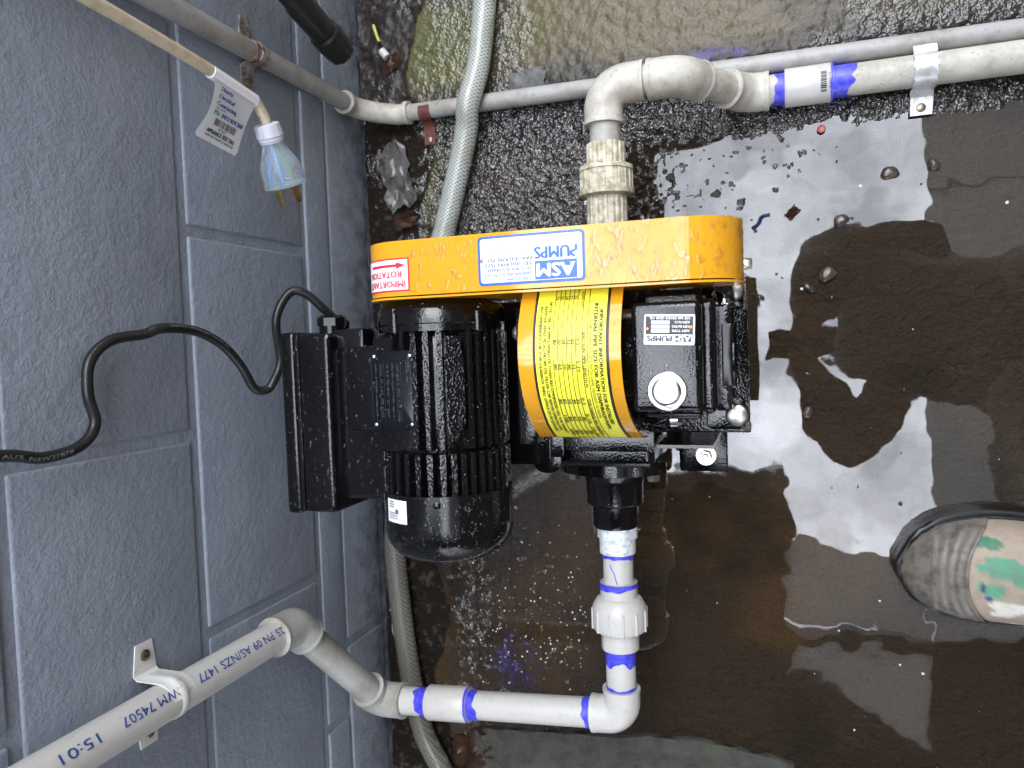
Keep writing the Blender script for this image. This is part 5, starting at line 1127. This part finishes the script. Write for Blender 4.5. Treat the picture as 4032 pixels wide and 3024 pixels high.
# white flecks floating on the water
bm = NB()
for k in range(285):
    if k < 240: x, y = random.uniform(0.13, 0.30), random.gauss(-0.37, 0.07)
    else: x, y = random.uniform(0.30, 0.79), random.uniform(-0.5, 0.2)
    r = random.choice((.0004, .0006, .0008, .0012)) if k < 278 else .0018; z = max(0.0004, ground_z(x, y)+0.0004)
    m = 6; vsx = [bm.verts.new((x+r*(0.7+random.random()*.6)*math.cos(2*PI*i/m), y+r*(0.7+random.random()*.6)*math.sin(2*PI*i/m), z)) for i in range(m)]; tp = bm.verts.new((x, y, z+r*0.7))
    for i in range(m): bm.faces.new((vsx[i], vsx[(i+1) % m], tp))
o = obj('foam_flecks', bm, M['speck']); o['kind'] = 'stuff'; o['label'] = 'tiny white flecks scattered over the wet floor and puddle'
# litter in the gutter by the wall
def crumple(name, label, cat, x, y, w, h, rz, mat, lift=0.006, n=9, sd=1):
    rr = np.random.default_rng(sd); bm = NB(); G = []
    zt = rr.random((n+1, n+1))
    for i in range(n+1):
        row = []
        for j in range(n+1):
            s, t_0 = (i/n-0.5)*w, (j/n-0.5)*h; e = 1+0.25*(rr.random()-0.5); px_ = x+(s*math.cos(rz)-t_0*math.sin(rz))*e; py_ = y+(s*math.sin(rz)+t_0*math.cos(rz))*e
            row.append(bm.verts.new((px_, py_, max(0.001, ground_z(px_, py_)+0.0015)+lift*zt[i, j]**2)))
        G.append(row)
    for A_, B_ in zip(G[:-1], G[1:]):
        for j in range(n): bm.faces.new((A_[j], B_[j], B_[j+1], A_[j+1]))
    bmesh.ops.solidify(bm, geom=list(bm.faces), thickness=0.0004)
    return tag(obj(name, bm, mat, ang=50), label, cat)
crumple('plastic_wrapper', 'crumpled clear plastic wrapper in the gutter under the conduit bend', 'litter', 0.052, 0.235, 0.045, 0.085, 0.25, M['film'], 0.016, 8, 2)
crumple('dead_leaf', 'curled dark red leaf in the gutter near the wall top', 'leaf', 0.050, 0.388, 0.030, 0.022, 0.6, M['leaf'], 0.006, 6, 3)
crumple('dead_leaf', 'brown leaf below the crumpled plastic wrapper', 'leaf', 0.062, 0.175, 0.034, 0.020, 0.2, M['leaf'], 0.007, 6, 4)
crumple('tape_scrap', 'pale grey scrap of tape flattened under the conduit by the hose', 'litter', 0.245, 0.335, 0.050, 0.030, 0.05, simple('grey_tape', (0.26, 0.27, 0.27), 0.35, var=(0.16, 0.15, 0.13), vscale=120), 0.004, 8, 5)
crumple('brown_scrap', 'rusty brown scrap under the fan cowl beside the hose', 'litter', 0.020, -0.325, 0.016, 0.060, 0.0, simple('rusty_scrap', (0.22, 0.09, 0.05), 0.4, var=(0.10, 0.04, 0.03), vscale=80), 0.010, 7, 6)
crumple('foil_scrap', 'shiny white scrap beside the hose below the fan cowl', 'litter', 0.020, -0.385, 0.010, 0.045, 0.1, M['speck'], 0.008, 6, 7)
crumple('dead_leaf', 'large rotten leaf at the foot of the hose below the white pipe', 'leaf', 0.135, -0.560, 0.060, 0.050, 0.5, M['leaf'], 0.012, 8, 8)
bm = NB(); cyl(bm, (0.040, 0.405, 0.010), (0.048, 0.395, 0.010), 0.0055, n=16); cyl(bm, (0.0398, 0.4052, 0.010), (0.0402, 0.4048, 0.010), 0.0035, n=12); tag(obj('plastic_tube_offcut', bm, M['pvc']), 'short white plastic tube offcut in the gutter', 'litter')
bm = NB(); tube(bm, [(0.030, 0.440, 0.012), (0.035, 0.425, 0.013), (0.038, 0.417, 0.012)], 0.0022, 10); tag(obj('yellow_plug_sleeve', bm, simple('yellow_green_plastic', (0.45, 0.46, 0.10), 0.4)), 'short yellow-green plastic wall plug in the gutter', 'litter')
bm = NB(); lathe(bm, (0.592, 0.234, 0.0035), (0, 0, 1), [(0, 0.0022), (0.0012, 0.0046), (0.0022, 0.0038), (0.0012, 0.0016)], 16); tag(obj('red_washer', bm, simple('pink_red_rubber', (0.38, 0.10, 0.09), 0.3)), 'small pinkish red washer in the black mud below the coupling', 'washer')
bm = NB(); tube(bm, catmull([(0.515, 0.128, 0.001), (0.522, 0.133, 0.002), (0.526, 0.141, 0.002), (0.535, 0.143, 0.001)], 5), 0.0022, 8); tag(obj('blue_scrap', bm, simple('dark_blue_plastic', (0.012, 0.025, 0.07), 0.2)), 'curled dark blue scrap in the bright water beyond the guard', 'litter')
crumple('dark_clot', 'small black leaf clot beside the curled blue scrap', 'leaf', 0.560, 0.143, 0.016, 0.010, 0.8, M['leaf'], 0.006, 5, 9)
